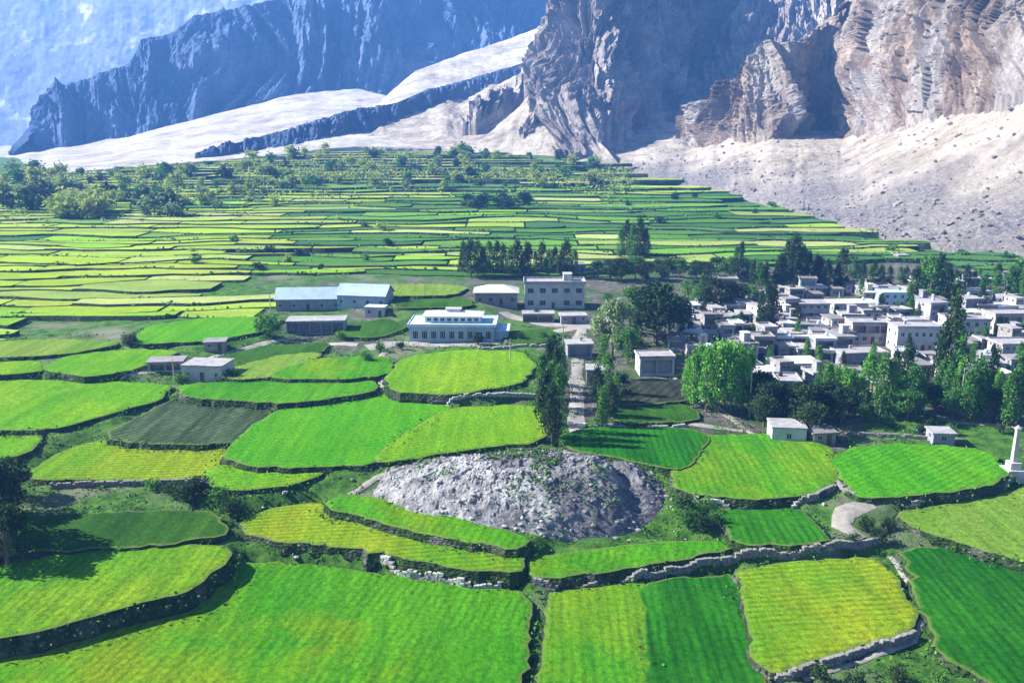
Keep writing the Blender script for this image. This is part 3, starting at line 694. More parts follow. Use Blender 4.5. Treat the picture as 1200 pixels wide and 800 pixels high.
def house(name, label, cat, loc, rz, w_, d_, hs, wall='white', roof='flat', roofmat='roofpale', nwin=3, side=1, veranda=(), door=True, parapet=.3, group=None, rh=1.6, big=False, ww=1.0, wh=1.2, room=False, found=1.6, base_wall=None):
    """hs: storey heights; veranda: storeys whose front is a deep open recess"""
    t = tag(empty(name, loc, rz), label, cat, group)
    mb = MB(); corners = [(-w_ / 2, -d_ / 2, 0), (w_ / 2, -d_ / 2, 0), (w_ / 2, d_ / 2, 0), (-w_ / 2, d_ / 2, 0)]
    dirs = [(1, 0, 0), (0, 1, 0), (-1, 0, 0), (0, -1, 0)]; lens = [w_, d_, w_, d_]
    wins = []; z = 0
    fops = [[], [], [], []]
    for si, h in enumerate(hs):
        if si in veranda:
            n = max(1, int(w_ / 3.2)); g_ = (w_ - .7) / n
            for k in range(n): fops[0].append((.35 + k * g_ + .14, .35 + (k + 1) * g_ - .14, z + .35, z + h - .45, min(1.6, d_ * .35)))
        else:
            xs = spread(w_, nwin, ww, .8 if w_ > 4 else .4)
            dk = len(xs) // 2 if (door and si == 0 and len(xs) > 1) else -1
            for k, x in enumerate(xs):
                if k == dk:
                    p = (x, x + 1.0, z + .05, z + 2.05); fops[0].append(p); dp = p
                else:
                    p = (x, x + ww, z + .95, min(z + .95 + wh, z + h - .3)); fops[0].append(p); wins.append((0, p))
        if side:
            for sd_ in (1, 3):
                for x in spread(d_, side, ww, .9):
                    p = (x, x + ww, z + .95, min(z + .95 + wh, z + h - .3)); fops[sd_].append(p); wins.append((sd_, p))
        z += h
    for k in range(4): facade(mb, corners[k], dirs[k], lens[k], -found, z, fops[k])
    extra = None
    if roof == 'gable':
        ro, gb = roof_gable(t, w_, d_, z, rh, roofmat); mb.v, mb.f, mb.m = mb.v, mb.f, mb.m
        mb.add(gb.v, gb.f)
    elif roof == 'hip': ro = roof_hip(t, w_, d_, z, rh, roofmat)
    else: ro = roof_flat(t, w_, d_, z, roofmat, rnd.uniform(.15, .4), .3, parapet)
    mb.build('wall', M[wall], t)
    for sd_, p in wins: window(t, corners[sd_], dirs[sd_], p, 1 if ww < 1.3 else 2, big)
    if door and 0 not in veranda and nwin > 1:
        a, b, c, d = dp; q = MB(); q.box(-w_ / 2 + a + .01, -d_ / 2 + .12, c, -w_ / 2 + b - .01, -d_ / 2 + .18, d - .01)
        q.build('door', M['wood'], t)
    if roof == 'flat' and w_ > 3.5 and rnd.random() < .5 and name == 'house':
        q = MB(); x, y = rnd.uniform(-w_ * .35, w_ * .35), rnd.uniform(-d_ * .1, d_ * .35); c_ = rnd.random()
        if c_ < .4: q.tube([(x, y, z + .302), (x, y, z + .9), (x, y, z + 1.25)], [.5, .5, .3], 9); q.build('water_tank', M['dark'] if c_ < .2 else M['bluemetal'], t)
        elif c_ < .7: q.box(x - .25, y - .25, z + .302, x + .25, y + .25, z + 1.1); q.box(x - .32, y - .32, z + 1.102, x + .32, y + .32, z + 1.2); q.build('chimney', M['mud'], ro)
        else:
            for _ in range(14): a_ = rnd.uniform(-.25, .25); xx, yy, zz = x + rnd.uniform(-.7, .7), y + rnd.uniform(-.3, .3), z + .36 + rnd.random() * .5; q.tube([(xx - .6, yy - a_, zz), (xx + .6, yy + a_, zz)], [.07, .06], 5)
            q.build('firewood', M['wood'], ro)
    if room and roof == 'flat':
        q = MB(); rw = min(2.6, w_ * .35); x = rnd.uniform(-w_ / 2 + rw, w_ / 2 - rw * 1.1)
        facade(q, (x, 0, z + .31), (1, 0, 0), rw, 0, 2.0, [(.5, 1.3, .05, 1.7, .3)]); y1 = d_ / 2 - .5
        facade(q, (x + rw, 0, z + .31), (0, 1, 0), y1, 0, 2.0, []); facade(q, (x + rw, y1, z + .31), (-1, 0, 0), rw, 0, 2.0, []); facade(q, (x, y1, z + .31), (0, -1, 0), y1, 0, 2.0, [])
        q.box(x - .15, -.15, z + 2.312, x + rw + .15, y1 + .15, z + 2.5)
        q.build('roof_room', M[wall], ro)
    return t
def hero(px0, px1, by, ty, rz=0.0, depth=.8, **k):
    p = atg((px0 + px1) / 2, by); w_ = (px1 - px0) / FPX * math.hypot(p.y, CAMZ - p.z) * .97
    h = (by - ty) / FPX * math.hypot(p.y, CAMZ - p.z)
    d_ = max(3.5, w_ * depth) if depth < 3 else depth
    loc = Vector((p.x, p.y + d_ / 2, p.z + .1)); h = max(2.4, h - d_ * .2)
    return loc, w_, d_, h
def hero_house(name, label, cat, px0, px1, by, ty, n=1, depth=.8, rz=0, rfrac=.3, **k):
    loc, w_, d_, h = hero(px0, px1, by, ty, rz, depth)
    rt = k.get('roof', 'flat')
    if rt != 'flat': k['rh'] = h * rfrac; h = h * (1 - rfrac * .6)
    else: h = h * .93
    return house(name, label, cat, loc, rz, w_, d_, [h / n] * n, **k)

# the blue hall with a raised clerestory
def blue_hall():
    loc, w_, d_, h = hero(479, 582, 402, 374, 0, 12.0)
    t = tag(empty('hall', loc, R(-2)), 'wide pale blue hall with a raised row of clerestory windows and low hipped roof', 'building')
    mb = MB(); C = [(-w_ / 2, -d_ / 2, 0), (w_ / 2, -d_ / 2, 0), (w_ / 2, d_ / 2, 0), (-w_ / 2, d_ / 2, 0)]; Dn = [(1, 0, 0), (0, 1, 0), (-1, 0, 0), (0, -1, 0)]
    hh = 4.4; ops = [(x, x + 1.5, 1.0, 3.2) for x in spread(w_, 9, 1.5, .9)]; dop = ops.pop(7); dop = (dop[0], dop[1], .05, 2.9)
    so_ = [(x, x + 1.4, 1.0, 3.0) for x in spread(d_, 4, 1.4, 1.)]
    facade(mb, C[0], Dn[0], w_, -1.6, hh, ops + [dop]); facade(mb, C[1], Dn[1], d_, -1.6, hh, so_); facade(mb, C[2], Dn[2], w_, -1.6, hh, []); facade(mb, C[3], Dn[3], d_, -1.6, hh, so_)
    mb.build('wall', M['bluegrey'], t)
    for p in ops: window(t, C[0], Dn[0], p, 2, True)
    for p in so_: window(t, C[1], Dn[1], p, 1, True); window(t, C[3], Dn[3], p, 1, True)
    q = MB(); q.box(-w_ / 2 + dop[0] + .01, -d_ / 2 + .12, .05, -w_ / 2 + dop[1] - .01, -d_ / 2 + .19, 2.88); dr = q.build('door', M['dark'], t)
    roof_flat(t, w_, d_, hh, 'skyblue', .5, .5, .25, 'lower_roof')
    w2, d2 = w_ * .66, d_ * .55; z0 = hh + .5
    C2 = [(-w2 / 2, -d2 / 2, 0), (w2 / 2, -d2 / 2, 0), (w2 / 2, d2 / 2, 0), (-w2 / 2, d2 / 2, 0)]
    q = MB(); o2 = [(x, x + 1.25, z0 + .35, z0 + 1.35) for x in spread(w2, 8, 1.25, .5)]
    facade(q, C2[0], Dn[0], w2, z0, z0 + 1.8, o2); facade(q, C2[1], Dn[1], d2, z0, z0 + 1.8, []); facade(q, C2[2], Dn[2], w2, z0, z0 + 1.8, []); facade(q, C2[3], Dn[3], d2, z0, z0 + 1.8, [])
    q.build('upper_wall', M['skyblue'], t)
    for p in o2: window(t, C2[0], Dn[0], p, 1, True)
    ro = roof_hip(t, w2, d2, z0 + 1.85, 1.0, 'whitemetal', .7, .5)
    q = MB(); q.box(-1.9, -.9, z0 + 2.6, 1.9, .9, z0 + 3.25); q.box(-2.2, -1.15, z0 + 3.252, 2.2, 1.15, z0 + 3.45); q.build('ridge_vent', M['whitemetal'], ro)
    q = MB(); e = w_ / 2
    q.box(e + .1, -d_ / 2 + 1.2, -1.6, e + 3.6, d_ / 2 - 2, 3.0); q.build('annex', M['bluegrey'], t)
    q = MB(); q.box(e + .08, -d_ / 2 + .9, 3.002, e + 3.9, d_ / 2 - 1.7, 3.25); q.build('annex_roof', M['skyblue'], t)
blue_hall()
hero_house('house', 'white two-storey flat-roofed house with two rows of wide windows, largest white house', 'house', 614, 686, 362, 324, 2, 9.0, wall='white', nwin=5, side=3, roofmat='roofpale', parapet=.6, big=True, ww=2.0, wh=1.7, room=True)
hero_house('house', 'low dark stone house with open front just below the large white house', 'house', 612, 650, 378, 364, 1, 5.0, wall='stonew', nwin=3, side=1, roofmat='roofpale', parapet=0, veranda=(0,), door=False)
hero_house('house', 'low pale house with two windows just below the right end of the large white house', 'house', 656, 688, 380, 367, 1, 5.0, R(5), wall='lav', nwin=3, side=1, roofmat='roofpale', parapet=0)
hero_house('house', 'low grey house with pale hipped roof between the hall and the large white house', 'house', 556, 607, 358, 332, 1, 9.0, wall='stonew', roof='hip', roofmat='whitemetal', rfrac=.35, nwin=4, side=2, big=True, ww=1.4, wh=1.5)
hero_house('shed', 'long grey-walled shed with blue roof, left of the shorter blue-roofed shed', 'shed', 322, 398, 364, 337, 1, 9.0, R(4), wall='lav', roof='gable', roofmat='bluemetal', rfrac=.5, nwin=5, side=1, big=True)
hero_house('shed', 'shorter blue-roofed shed turned slightly, joined to the right of the long shed', 'shed', 396, 456, 360, 333, 1, 9.0, R(-10), wall='bluegrey', roof='gable', roofmat='bluemetal', rfrac=.5, nwin=4, side=1, big=True)
hero_house('shed', 'small white flat-roofed store beside the two blue-roofed sheds', 'shed', 428, 452, 372, 357, 1, 4.0, R(-8), wall='white', nwin=2, side=1, roofmat='whitemetal', parapet=0)
hero_house('school', 'long dark school block with a row of pale pillars and open veranda', 'building', 334, 404, 392, 370, 1, 7.0, R(5), wall='lav', nwin=6, side=1, veranda=(0,), roofmat='roofpale', parapet=0, door=False)
hero_house('hut', 'lone flat-roofed hut with dark open loft above a white wall among the fields', 'hut', 214, 264, 447, 421, 1, 7.0, R(-6), wall='white', nwin=3, side=1, veranda=(), roofmat='roofpale', parapet=0, wh=1.0)
hero_house('shed', 'low dark stone barn with an open front beside the lone field hut', 'shed', 172, 212, 436, 424, 1, 5.0, R(8), wall='stonew', nwin=2, side=1, veranda=(0,), roofmat='roofearth', parapet=0, door=False)
hero_house('shed', 'small dark barn on the track above the lone field hut', 'shed', 238, 262, 412, 402, 1, 4.5, R(10), wall='mud', nwin=2, side=1, roofmat='roofearth', parapet=0)
hero_house('house', 'pale-roofed house at the head of the shaded poplar lane', 'house', 664, 694, 420, 398, 1, 5.0, R(3), wall='lav', nwin=2, side=1, veranda=(0,), roofmat='roofpale', parapet=0, door=False)
hero_house('house', 'dark-walled house with white roof edge halfway along the poplar lane', 'house', 688, 716, 452, 428, 1, 5.0, R(-4), wall='stonew', nwin=2, side=1, roofmat='roofpale', parapet=0)
hero_house('house', 'pale plastered house with dark open front right of the round trees', 'house', 748, 790, 440, 412, 1, 6.0, R(3), wall='white', nwin=4, side=2, veranda=(0,), roofmat='roofpale', parapet=.3, big=True)
hero_house('hut', 'small plain white block house at the top edge of a bright field', 'hut', 906, 946, 521, 494, 1, 5.5, R(-6), wall='white', nwin=1, side=0, roofmat='roofpale', parapet=0, door=False)
hero_house('hut', 'dark lean-to hut touching the right side of the white block house', 'hut', 950, 978, 522, 503, 1, 4.5, R(8), wall='mud', nwin=2, side=0, roofmat='roofdark', parapet=0)
hero_house('hut', 'small grey hut with square window on the track near the white pillar', 'hut', 1094, 1119, 523, 503, 1, 3.8, R(-5), wall='lav', nwin=1, side=1, roofmat='roofpale', parapet=0, door=False)

VH = [  # larger houses of the village: px0, px1, base, top, storeys, wall, roof, label
 (998, 1048, 404, 372, 2, 'pink', 'roofpale', 'long pinkish two-storey house with wide dark openings, mid village', (1,)),
 (1050, 1104, 414, 376, 2, 'white', 'roofpale', 'tall pale two-storey house with plain white upper wall beside the tallest poplar', ()),
 (936, 972, 374, 350, 2, 'white', 'roofpale', 'white two-storey house just right of the dark village poplars', (0,)),
 (974, 1032, 368, 350, 1, 'white', 'whitemetal', 'long low white house under the white pole', ()),
 (1034, 1062, 362, 338, 2, 'skyblue', 'skyblue', 'pale blue house with dark side at the top of the village', ()),
 (1110, 1160, 398, 368, 2, 'white', 'roofpale', 'white two-storey house right of the tallest poplar with wide dark openings', (0,)),
 (1162, 1230, 392, 362, 2, 'cream', 'roofpale', 'cream two-storey house at the right edge of the village', (1,)),
 (1172, 1220, 424, 397, 2, 'white', 'roofpale', 'large plain white house low at the right edge of the village', ()),
 (982, 1040, 430, 408, 2, 'lav', 'roofpale', 'long grey two-storey house below the pinkish house', (0,)),
 (905, 962, 438, 420, 1, 'white', 'whitemetal', 'low white house with long bright roof edge at the front of the village', (0,)),
 (914, 940, 468, 440, 2, 'skyblue', 'roofpale', 'narrow pale blue two-storey house standing in front among dark trees', ()),
 (1062, 1092, 440, 422, 1, 'stonew', 'roofdark', 'grey stone house half hidden by trees below the tall pale house', (0,)),
 (1022, 1050, 462, 444, 1, 'pink', 'roofpale', 'small pinkish house among the trees at the front of the village', ()),
 (1160, 1186, 452, 434, 1, 'skyblue', 'whitemetal', 'small pale blue house among the trees near the right edge', ()),
 (1116, 1160, 356, 336, 2, 'white', 'roofpale', 'white house with open upper gallery at the upper right of the village', (1,)),
 (868, 902, 326, 314, 1, 'white', 'roofpale', 'small white house among trees left of the upper village', ()),
 (845, 866, 336, 326, 1, 'cream', 'roofearth', 'small cream house behind the wide round tree', ()),
 (660, 686, 320, 306, 2, 'lav', 'roofdark', 'dark blue-grey house behind the large white house', ()),
 (1052, 1064, 306, 298, 1, 'white', 'roofpale', 'tiny white cabin at the edge of the talus above the village', ()),
 (950, 962, 278, 270, 1, 'lav', 'roofpale', 'tiny grey cabin beside the green terraces above the village', ()),
]
placed = []
for (a, b, by, ty, n, wl, rf, lab, ver) in VH:
    hero_house('house', lab, 'house', a, b, by, ty, n, 7.0, R(rnd.uniform(-8, 8)), wall=wl, roofmat=rf, nwin=max(2, int((b - a) / 9)), side=2, veranda=ver, parapet=rnd.choice([0, .35]), group='larger village houses')
    placed.append(((a + b) / 2, by, (b - a) / 2))
WORDS = {'white': 'white', 'cream': 'cream', 'lav': 'grey plastered', 'mud': 'brown mud', 'stonew': 'grey stone', 'pink': 'pinkish'}
vr = []
for ri, (by, x0, x1) in enumerate([(468, 1000, 1230), (450, 880, 1230), (438, 840, 1230), (428, 815, 1230), (419, 795, 1230), (410, 785, 1230), (402, 780, 1230), (394, 780, 1230), (386, 784, 1240), (378, 790, 1240), (370, 800, 1240), (362, 810, 1250), (354, 860, 1250), (346, 900, 1250), (338, 920, 1250)]):
    x = x0 + rnd.uniform(0, 12); row = []
    while x < x1:
        wd = rnd.uniform(13, 30) * (.6 + .4 * (by - 300) / 150); xm = x + wd / 2; y = by + rnd.uniform(-3, 3)
        if not any(abs(xm - q[0]) < q[2] + wd / 2 - 2 and -12 < y - q[1] < 9 for q in placed) and rnd.random() < (.9 if by > 340 else .55) * (.5 if by > 440 else 1):
            row.append((xm, y, wd))
        x += wd + rnd.uniform(-2, 5)
    allx = sorted([q[0] for q in row] + [q[0] for q in placed if abs(q[1] - by) <= 5 and q[0] > 790])
    for (xm, y, wd) in row:
        k = allx.index(xm)
        two = rnd.random() < .22; wl = rnd.choice(['white', 'white', 'white', 'white', 'lav', 'lav', 'lav', 'stonew', 'stonew', 'cream'])
        rf = rnd.choice(['roofpale', 'roofpale', 'roofpale', 'roofearth', 'roofearth', 'roofdark', 'whitemetal'])
        p = atg(xm, y); w_ = wd / FPX * math.hypot(p.y, CAMZ - p.z); d_ = rnd.uniform(4.5, 7.0); h1 = rnd.uniform(2.0, 2.5)
        ver = () if rnd.random() < .3 else ((1,) if two else (0,))
        lab = f"{WORDS[wl]} {'two-storey' if two else 'one-storey'} house, {ORD[k]} from left in the {ORD[ri]} village row from the front"
        house('house', lab, 'house', (p.x, p.y + d_ / 2, p.z + .1 + rnd.uniform(0, .5)), R(rnd.uniform(-16, 16)), w_, d_, [h1] * (2 if two else 1), wall=wl, roofmat=rf,
              nwin=max(2, int(w_ / 2.4)), side=rnd.choice([1, 2]), veranda=ver, parapet=rnd.choice([0, 0, .3, .45]), room=rnd.random() < .12, door=True, group='flat-roofed village houses')
        vr.append((p.x, p.y, w_, d_))

def pillar():
    p = atg(1186, 556); t = tag(empty('pillar', p), 'tall slim white pillar on a square white plinth at the right edge', 'pillar')
    q = MB(); q.box(-1.5, -1.5, -1, 1.5, 1.5, 1.2); q.box(-.9, -.9, 1.202, .9, .9, 2.4); q.build('plinth', M['white'], t)
    q = MB(); q.add([(-.42, -.42, 2.402), (.42, -.42, 2.402), (.42, .42, 2.402), (-.42, .42, 2.402), (-.3, -.3, 8.2), (.3, -.3, 8.2), (.3, .3, 8.2), (-.3, .3, 8.2)],
                    [(3, 2, 1, 0), (4, 5, 6, 7), (0, 1, 5, 4), (1, 2, 6, 5), (2, 3, 7, 6), (3, 0, 4, 7)]); q.build('shaft', M['white'], t)
    q = MB(); q.box(-.45, -.45, 8.202, .45, .45, 8.45); q.add([(-.36, -.36, 8.452), (.36, -.36, 8.452), (.36, .36, 8.452), (-.36, .36, 8.452), (0, 0, 9.0)], [(0, 1, 4), (1, 2, 4), (2, 3, 4), (3, 0, 4), (3, 2, 1, 0)]); q.build('cap', M['white'], t)
pillar()
def pole(px, by, ty, label, mat='palebark', arm=True):
    p = atg(px, by); h = (by - ty) / FPX * p.y * 1.03
    t = tag(empty('utility_pole', p, R(rnd.uniform(-30, 30))), label, 'pole', 'poles in the village and fields')
    q = MB(); q.tube([(0, 0, -1), (0, 0, h)], [.17, .11], 8); q.build('post', M[mat], t)
    if arm:
        q = MB(); q.box(-.9, -.06, h - .8, .9, .06, h - .66); a = q.build('crossarm', M['wood'], t)
        for x in (-.75, 0, .75):
            q = MB(); q.tube([(x, 0, h - .66), (x, 0, h - .5), (x, 0, h - .36)], [.04, .075, .03], 6); q.build('insulator', M['white'], a)
pole(982, 366, 342, 'white pole rising over the long low white house', 'white', False)
pole(598, 424, 396, 'pale pole at the top edge of the round lime field')
pole(660, 404, 380, 'pole beside the poplar lane below the large white house')
pole(878, 488, 428, 'tall bare pole at the right end of the bright poplar clump', 'palebark', False)
pole(204, 446, 420, 'pole on the track left of the lone field hut')
pole(1124, 488, 428, 'slim pole among the trees by the pale path at right', 'palebark')
pole(498, 350, 328, 'pole behind the blue hall')
pole(1178, 352, 318, 'pole among trees at the upper right of the village', 'white')
pole(318, 380, 340, 'pole beside the bush left of the school block')

# ------------------------------------------------------------------ dry stone walls along the terraces
def stone_wall(pts, label, h=1.1, th=.6, mat='stone', fn=None, gap=0.05):
    P = [atg(*p) for p in pts]
    P = [a.lerp(b, k / 4) for a, b in zip(P, P[1:]) for k in range(4)] + [P[-1]]
    for p in P:                                   # keep the wall on the bank, in front of the crop
        y0_ = p.y
        for _ in range(22):
            if not any(seg_dist(np.array([p.x]), np.array([p.y + .5]), Q)[1][0] for _k, _z, Q in coarse): break
            p.y -= .35
        else: p.y = y0_ - 1e6
        p.z = gz(p.x, p.y)
    P = [p for p in P if p.y > -1e5]
    q = MB(); o = P[0].copy()
    nc = max(2, round(h / .34))
    for a, b in zip(P, P[1:]):
        L = math.hypot(b.x - a.x, b.y - a.y)
        if L > 14: continue
        u = Vector(((b.x - a.x) / L, (b.y - a.y) / L, 0)); nn = Vector((-u.y, u.x, 0))
        for c in range(nc):
            x = -.2 * (c % 2)
            while x < L:
                bl = rnd.uniform(.35, .95); 
                if not (c == nc - 1 and rnd.random() < .25):
                    p = a + u * (x + bl / 2); z = gz(p.x, p.y) - .25 + c * h / nc
                    hx, hy, hz = bl / 2 - .015, th / 2 * rnd.uniform(.8, 1.1), h / nc / 2 * rnd.uniform(.9, 1.08)
                    vs = []
                    for sx, sy, sz in [(-1, -1, -1), (1, -1, -1), (1, 1, -1), (-1, 1, -1), (-1, -1, 1), (1, -1, 1), (1, 1, 1), (-1, 1, 1)]:
                        v = p + u * sx * hx * rnd.uniform(.82, 1) + nn * sy * hy * rnd.uniform(.8, 1); v.z = z + hz + sz * hz * rnd.uniform(.85, 1.1); vs.append(v - o)
                    q.add(vs, [(3, 2, 1, 0), (4, 5, 6, 7), (0, 1, 5, 4), (1, 2, 6, 5), (2, 3, 7, 6), (3, 0, 4, 7)])
                x += bl
    return tag(q.build('stone_wall', M[mat], None, o), label, 'wall', 'dry stone walls')
stone_wall([(448, 660), (490, 668), (540, 676), (606, 684)], 'pale dry stone wall below the yellow terrace left of the mound', 1.5, mat='stone_pale')
stone_wall([(626, 684), (700, 680), (770, 668), (840, 660)], 'long dark stone wall behind the middle front field', 1.2)
stone_wall([(846, 660), (910, 652), (970, 644), (1030, 636)], 'stone wall along the ditch above the yellowing square field', 1.3)
stone_wall([(812, 582), (850, 588), (900, 590), (934, 588)], 'pale stone wall under the bright field behind the mound', 1.0, mat='stone_pale')
stone_wall([(934, 586), (960, 580), (985, 566)], 'short dark stone wall closing the gap between two bright fields', 1.3)
stone_wall([(1060, 592), (1110, 582), (1160, 572), (1210, 558)], 'stone wall above the pale field at the right edge', 1.1)
stone_wall([(905, 790), (960, 775), (1020, 762), (1066, 745)], 'stone wall below the yellowing square field', 1.5)
stone_wall([(60, 572), (120, 570), (190, 568), (250, 564)], 'broken stone wall under the yellowing field at left', 1.2)
stone_wall([(720, 500), (760, 498), (800, 500)], 'low pale stone wall below the dark garden plot', .9, mat='stone_pale')
stone_wall([(480, 472), (540, 466), (600, 464), (632, 466)], 'stone wall between the round lime field and the field below it', 1.0, mat='stone_pale')
stone_wall([(400, 588), (440, 606), (520, 640), (600, 652)], 'stone wall along the terrace foot of the mound at left', .9)
stone_wall([(980, 508), (1040, 512), (1095, 516)], 'low stone wall above the right bright field', 1.0)
stone_wall([(560, 410), (600, 408), (640, 406)], 'pale boundary wall below the blue hall', 1.0, mat='stone_pale')

# ------------------------------------------------------------------ boulders and rubble
def ico(r, seed):
    b = bmesh.new(); bmesh.ops.create_icosphere(b, subdivisions=1, radius=1)
    V = np.array([v.co[:] for v in b.verts]); F = [tuple(v.index for v in f.verts) for f in b.faces]; b.free()
    rs = np.random.RandomState(seed); V = V * (1 + .35 * (rs.rand(len(V), 1) - .5)) * (rs.rand(1, 3) * .5 + .65)
    return V, F
J0 = rnd.uniform
ICO = [ico(1, i) for i in range(6)]
def rubble(spots, name, mat):
    V = []; F = []
    for x, y, z, r in spots:
        v, f = rnd.choice(ICO); n = len(V); a = rnd.uniform(0, 6.3); c, s_ = math.cos(a), math.sin(a)
        V += [(x + r * (c * p[0] - s_ * p[1]), y + r * (s_ * p[0] + c * p[1]), z + r * p[2] * .8) for p in v]; F += [tuple(i + n for i in q) for q in f]
    me = bpy.data.meshes.new(name); me.from_pydata(V, [], F); me.materials.append(M[mat])
    return tag(link(name, me), kind='stuff')
sp = []
for i in range(3000):
    k = rnd.randrange(len(MP) // 5, len(MP)); x, y, z = MP[k]; px, py = topx(x, y, z)
    dens = .9 if x < 6 else .45
    if rnd.random() < dens * (.3 + .7 * (vnoise(x / 4, y / 4, 0, 3) > -.2)): sp.append((x + rnd.uniform(-.4, .4), y + rnd.uniform(-.4, .4), z + .02, .09 + .42 * rnd.random() ** 5))
rubble([q for q in sp if q[0] + 5 * rnd.random() < 9], 'rubble', 'stone_pale'); rubble([q for q in sp if q[0] + 5 * rnd.random() >= 9], 'rubble', 'stone')  # darker stones on the right carry on the painted shade
sp = []
for i in range(330):
    a_ = J0(0, 6.283); q_ = 1 + .10 * float(vnoise(math.cos(a_) * 1.6, math.sin(a_) * 1.6, 0, 91)) + rnd.random() ** 2 * .22 - .12; x, y = 1 + 26.5 * q_ * math.cos(a_), 137 + 16 * q_ * math.sin(a_)
    if any(seg_dist(np.array([x]), np.array([y]), P)[1][0] for k, z, P in coarse): continue
    sp.append((x, y, max(gz(x, y), mound_z(x, y) if q_ < 1 else -99) + .03, .1 + .5 * rnd.random() ** 5))
rubble(sp, 'rubble', 'stone')
sp = []
for i in range(2600):
    x, y = J0(-110, 130), J0(86, 170); v = float(fbm(x / 8, y / 8, 0, 3, 44))
    if v < .12: continue
    px, py = topx(x, y, hbase(y))
    if any(seg_dist(np.array([x]), np.array([y]), P)[1][0] for k, z, P in coarse) or math.hypot((x - 1) / 26, (y - 137) / 16) < 1: continue
    sp.append((x, y, gz(x, y) + .03, .1 + .45 * rnd.random() ** 4))
rubble(sp, 'rubble', 'stone_pale')
sp = []
dg = bpy.context.evaluated_depsgraph_get()
tal = TALUS
tv = np.array([v.co[:] for v in tal.data.vertices]); tp = topx(tv[:, 0], np.maximum(tv[:, 1], 60), tv[:, 2])
lw_ = np.interp(tp[0], [690, 830, 950, 1040, 1120, 1200], [200, 224, 252, 278, 292, 298])
rk = np.clip(1.25 - (lw_ - tp[1]) / np.interp(tp[0], [690, 900, 1040, 1200], [24, 44, 80, 120]), 0, 1) ** .7 * (.8 + .7 * fbm(tv[:, 0] / 40, tv[:, 1] / 40, tv[:, 2] / 40, 4, 12))
tal.data.attributes.new('rocky_or_shade', 'FLOAT', 'POINT').data.foreach_set('value', np.clip(rk, 0, 1).astype(np.float32))
idx = np.where((tp[0] > 690) & (tp[0] < 1230) & (tp[1] > 60) & (tp[1] < 330))[0]
for i in range(11000):
    k = rnd.choice(idx); x, y, z = tv[k]; px, py = tp[0][k], tp[1][k]
    lowest = np.interp(px, [690, 830, 950, 1040, 1120, 1200], [200, 224, 252, 278, 292, 298])
    near = max(0, 1 - (lowest - py) / 80)
    if rnd.random() < .15 + .85 * near ** 1.3 * (.25 + .75 * (vnoise(x / 30, y / 30, 0, 5) > -.1)):
        sp.append((x + rnd.uniform(-2, 2), y + rnd.uniform(-2, 2), z + .1, .3 + 1.7 * rnd.random() ** 5))
rubble(sp, 'rubble', 'talus_dark')

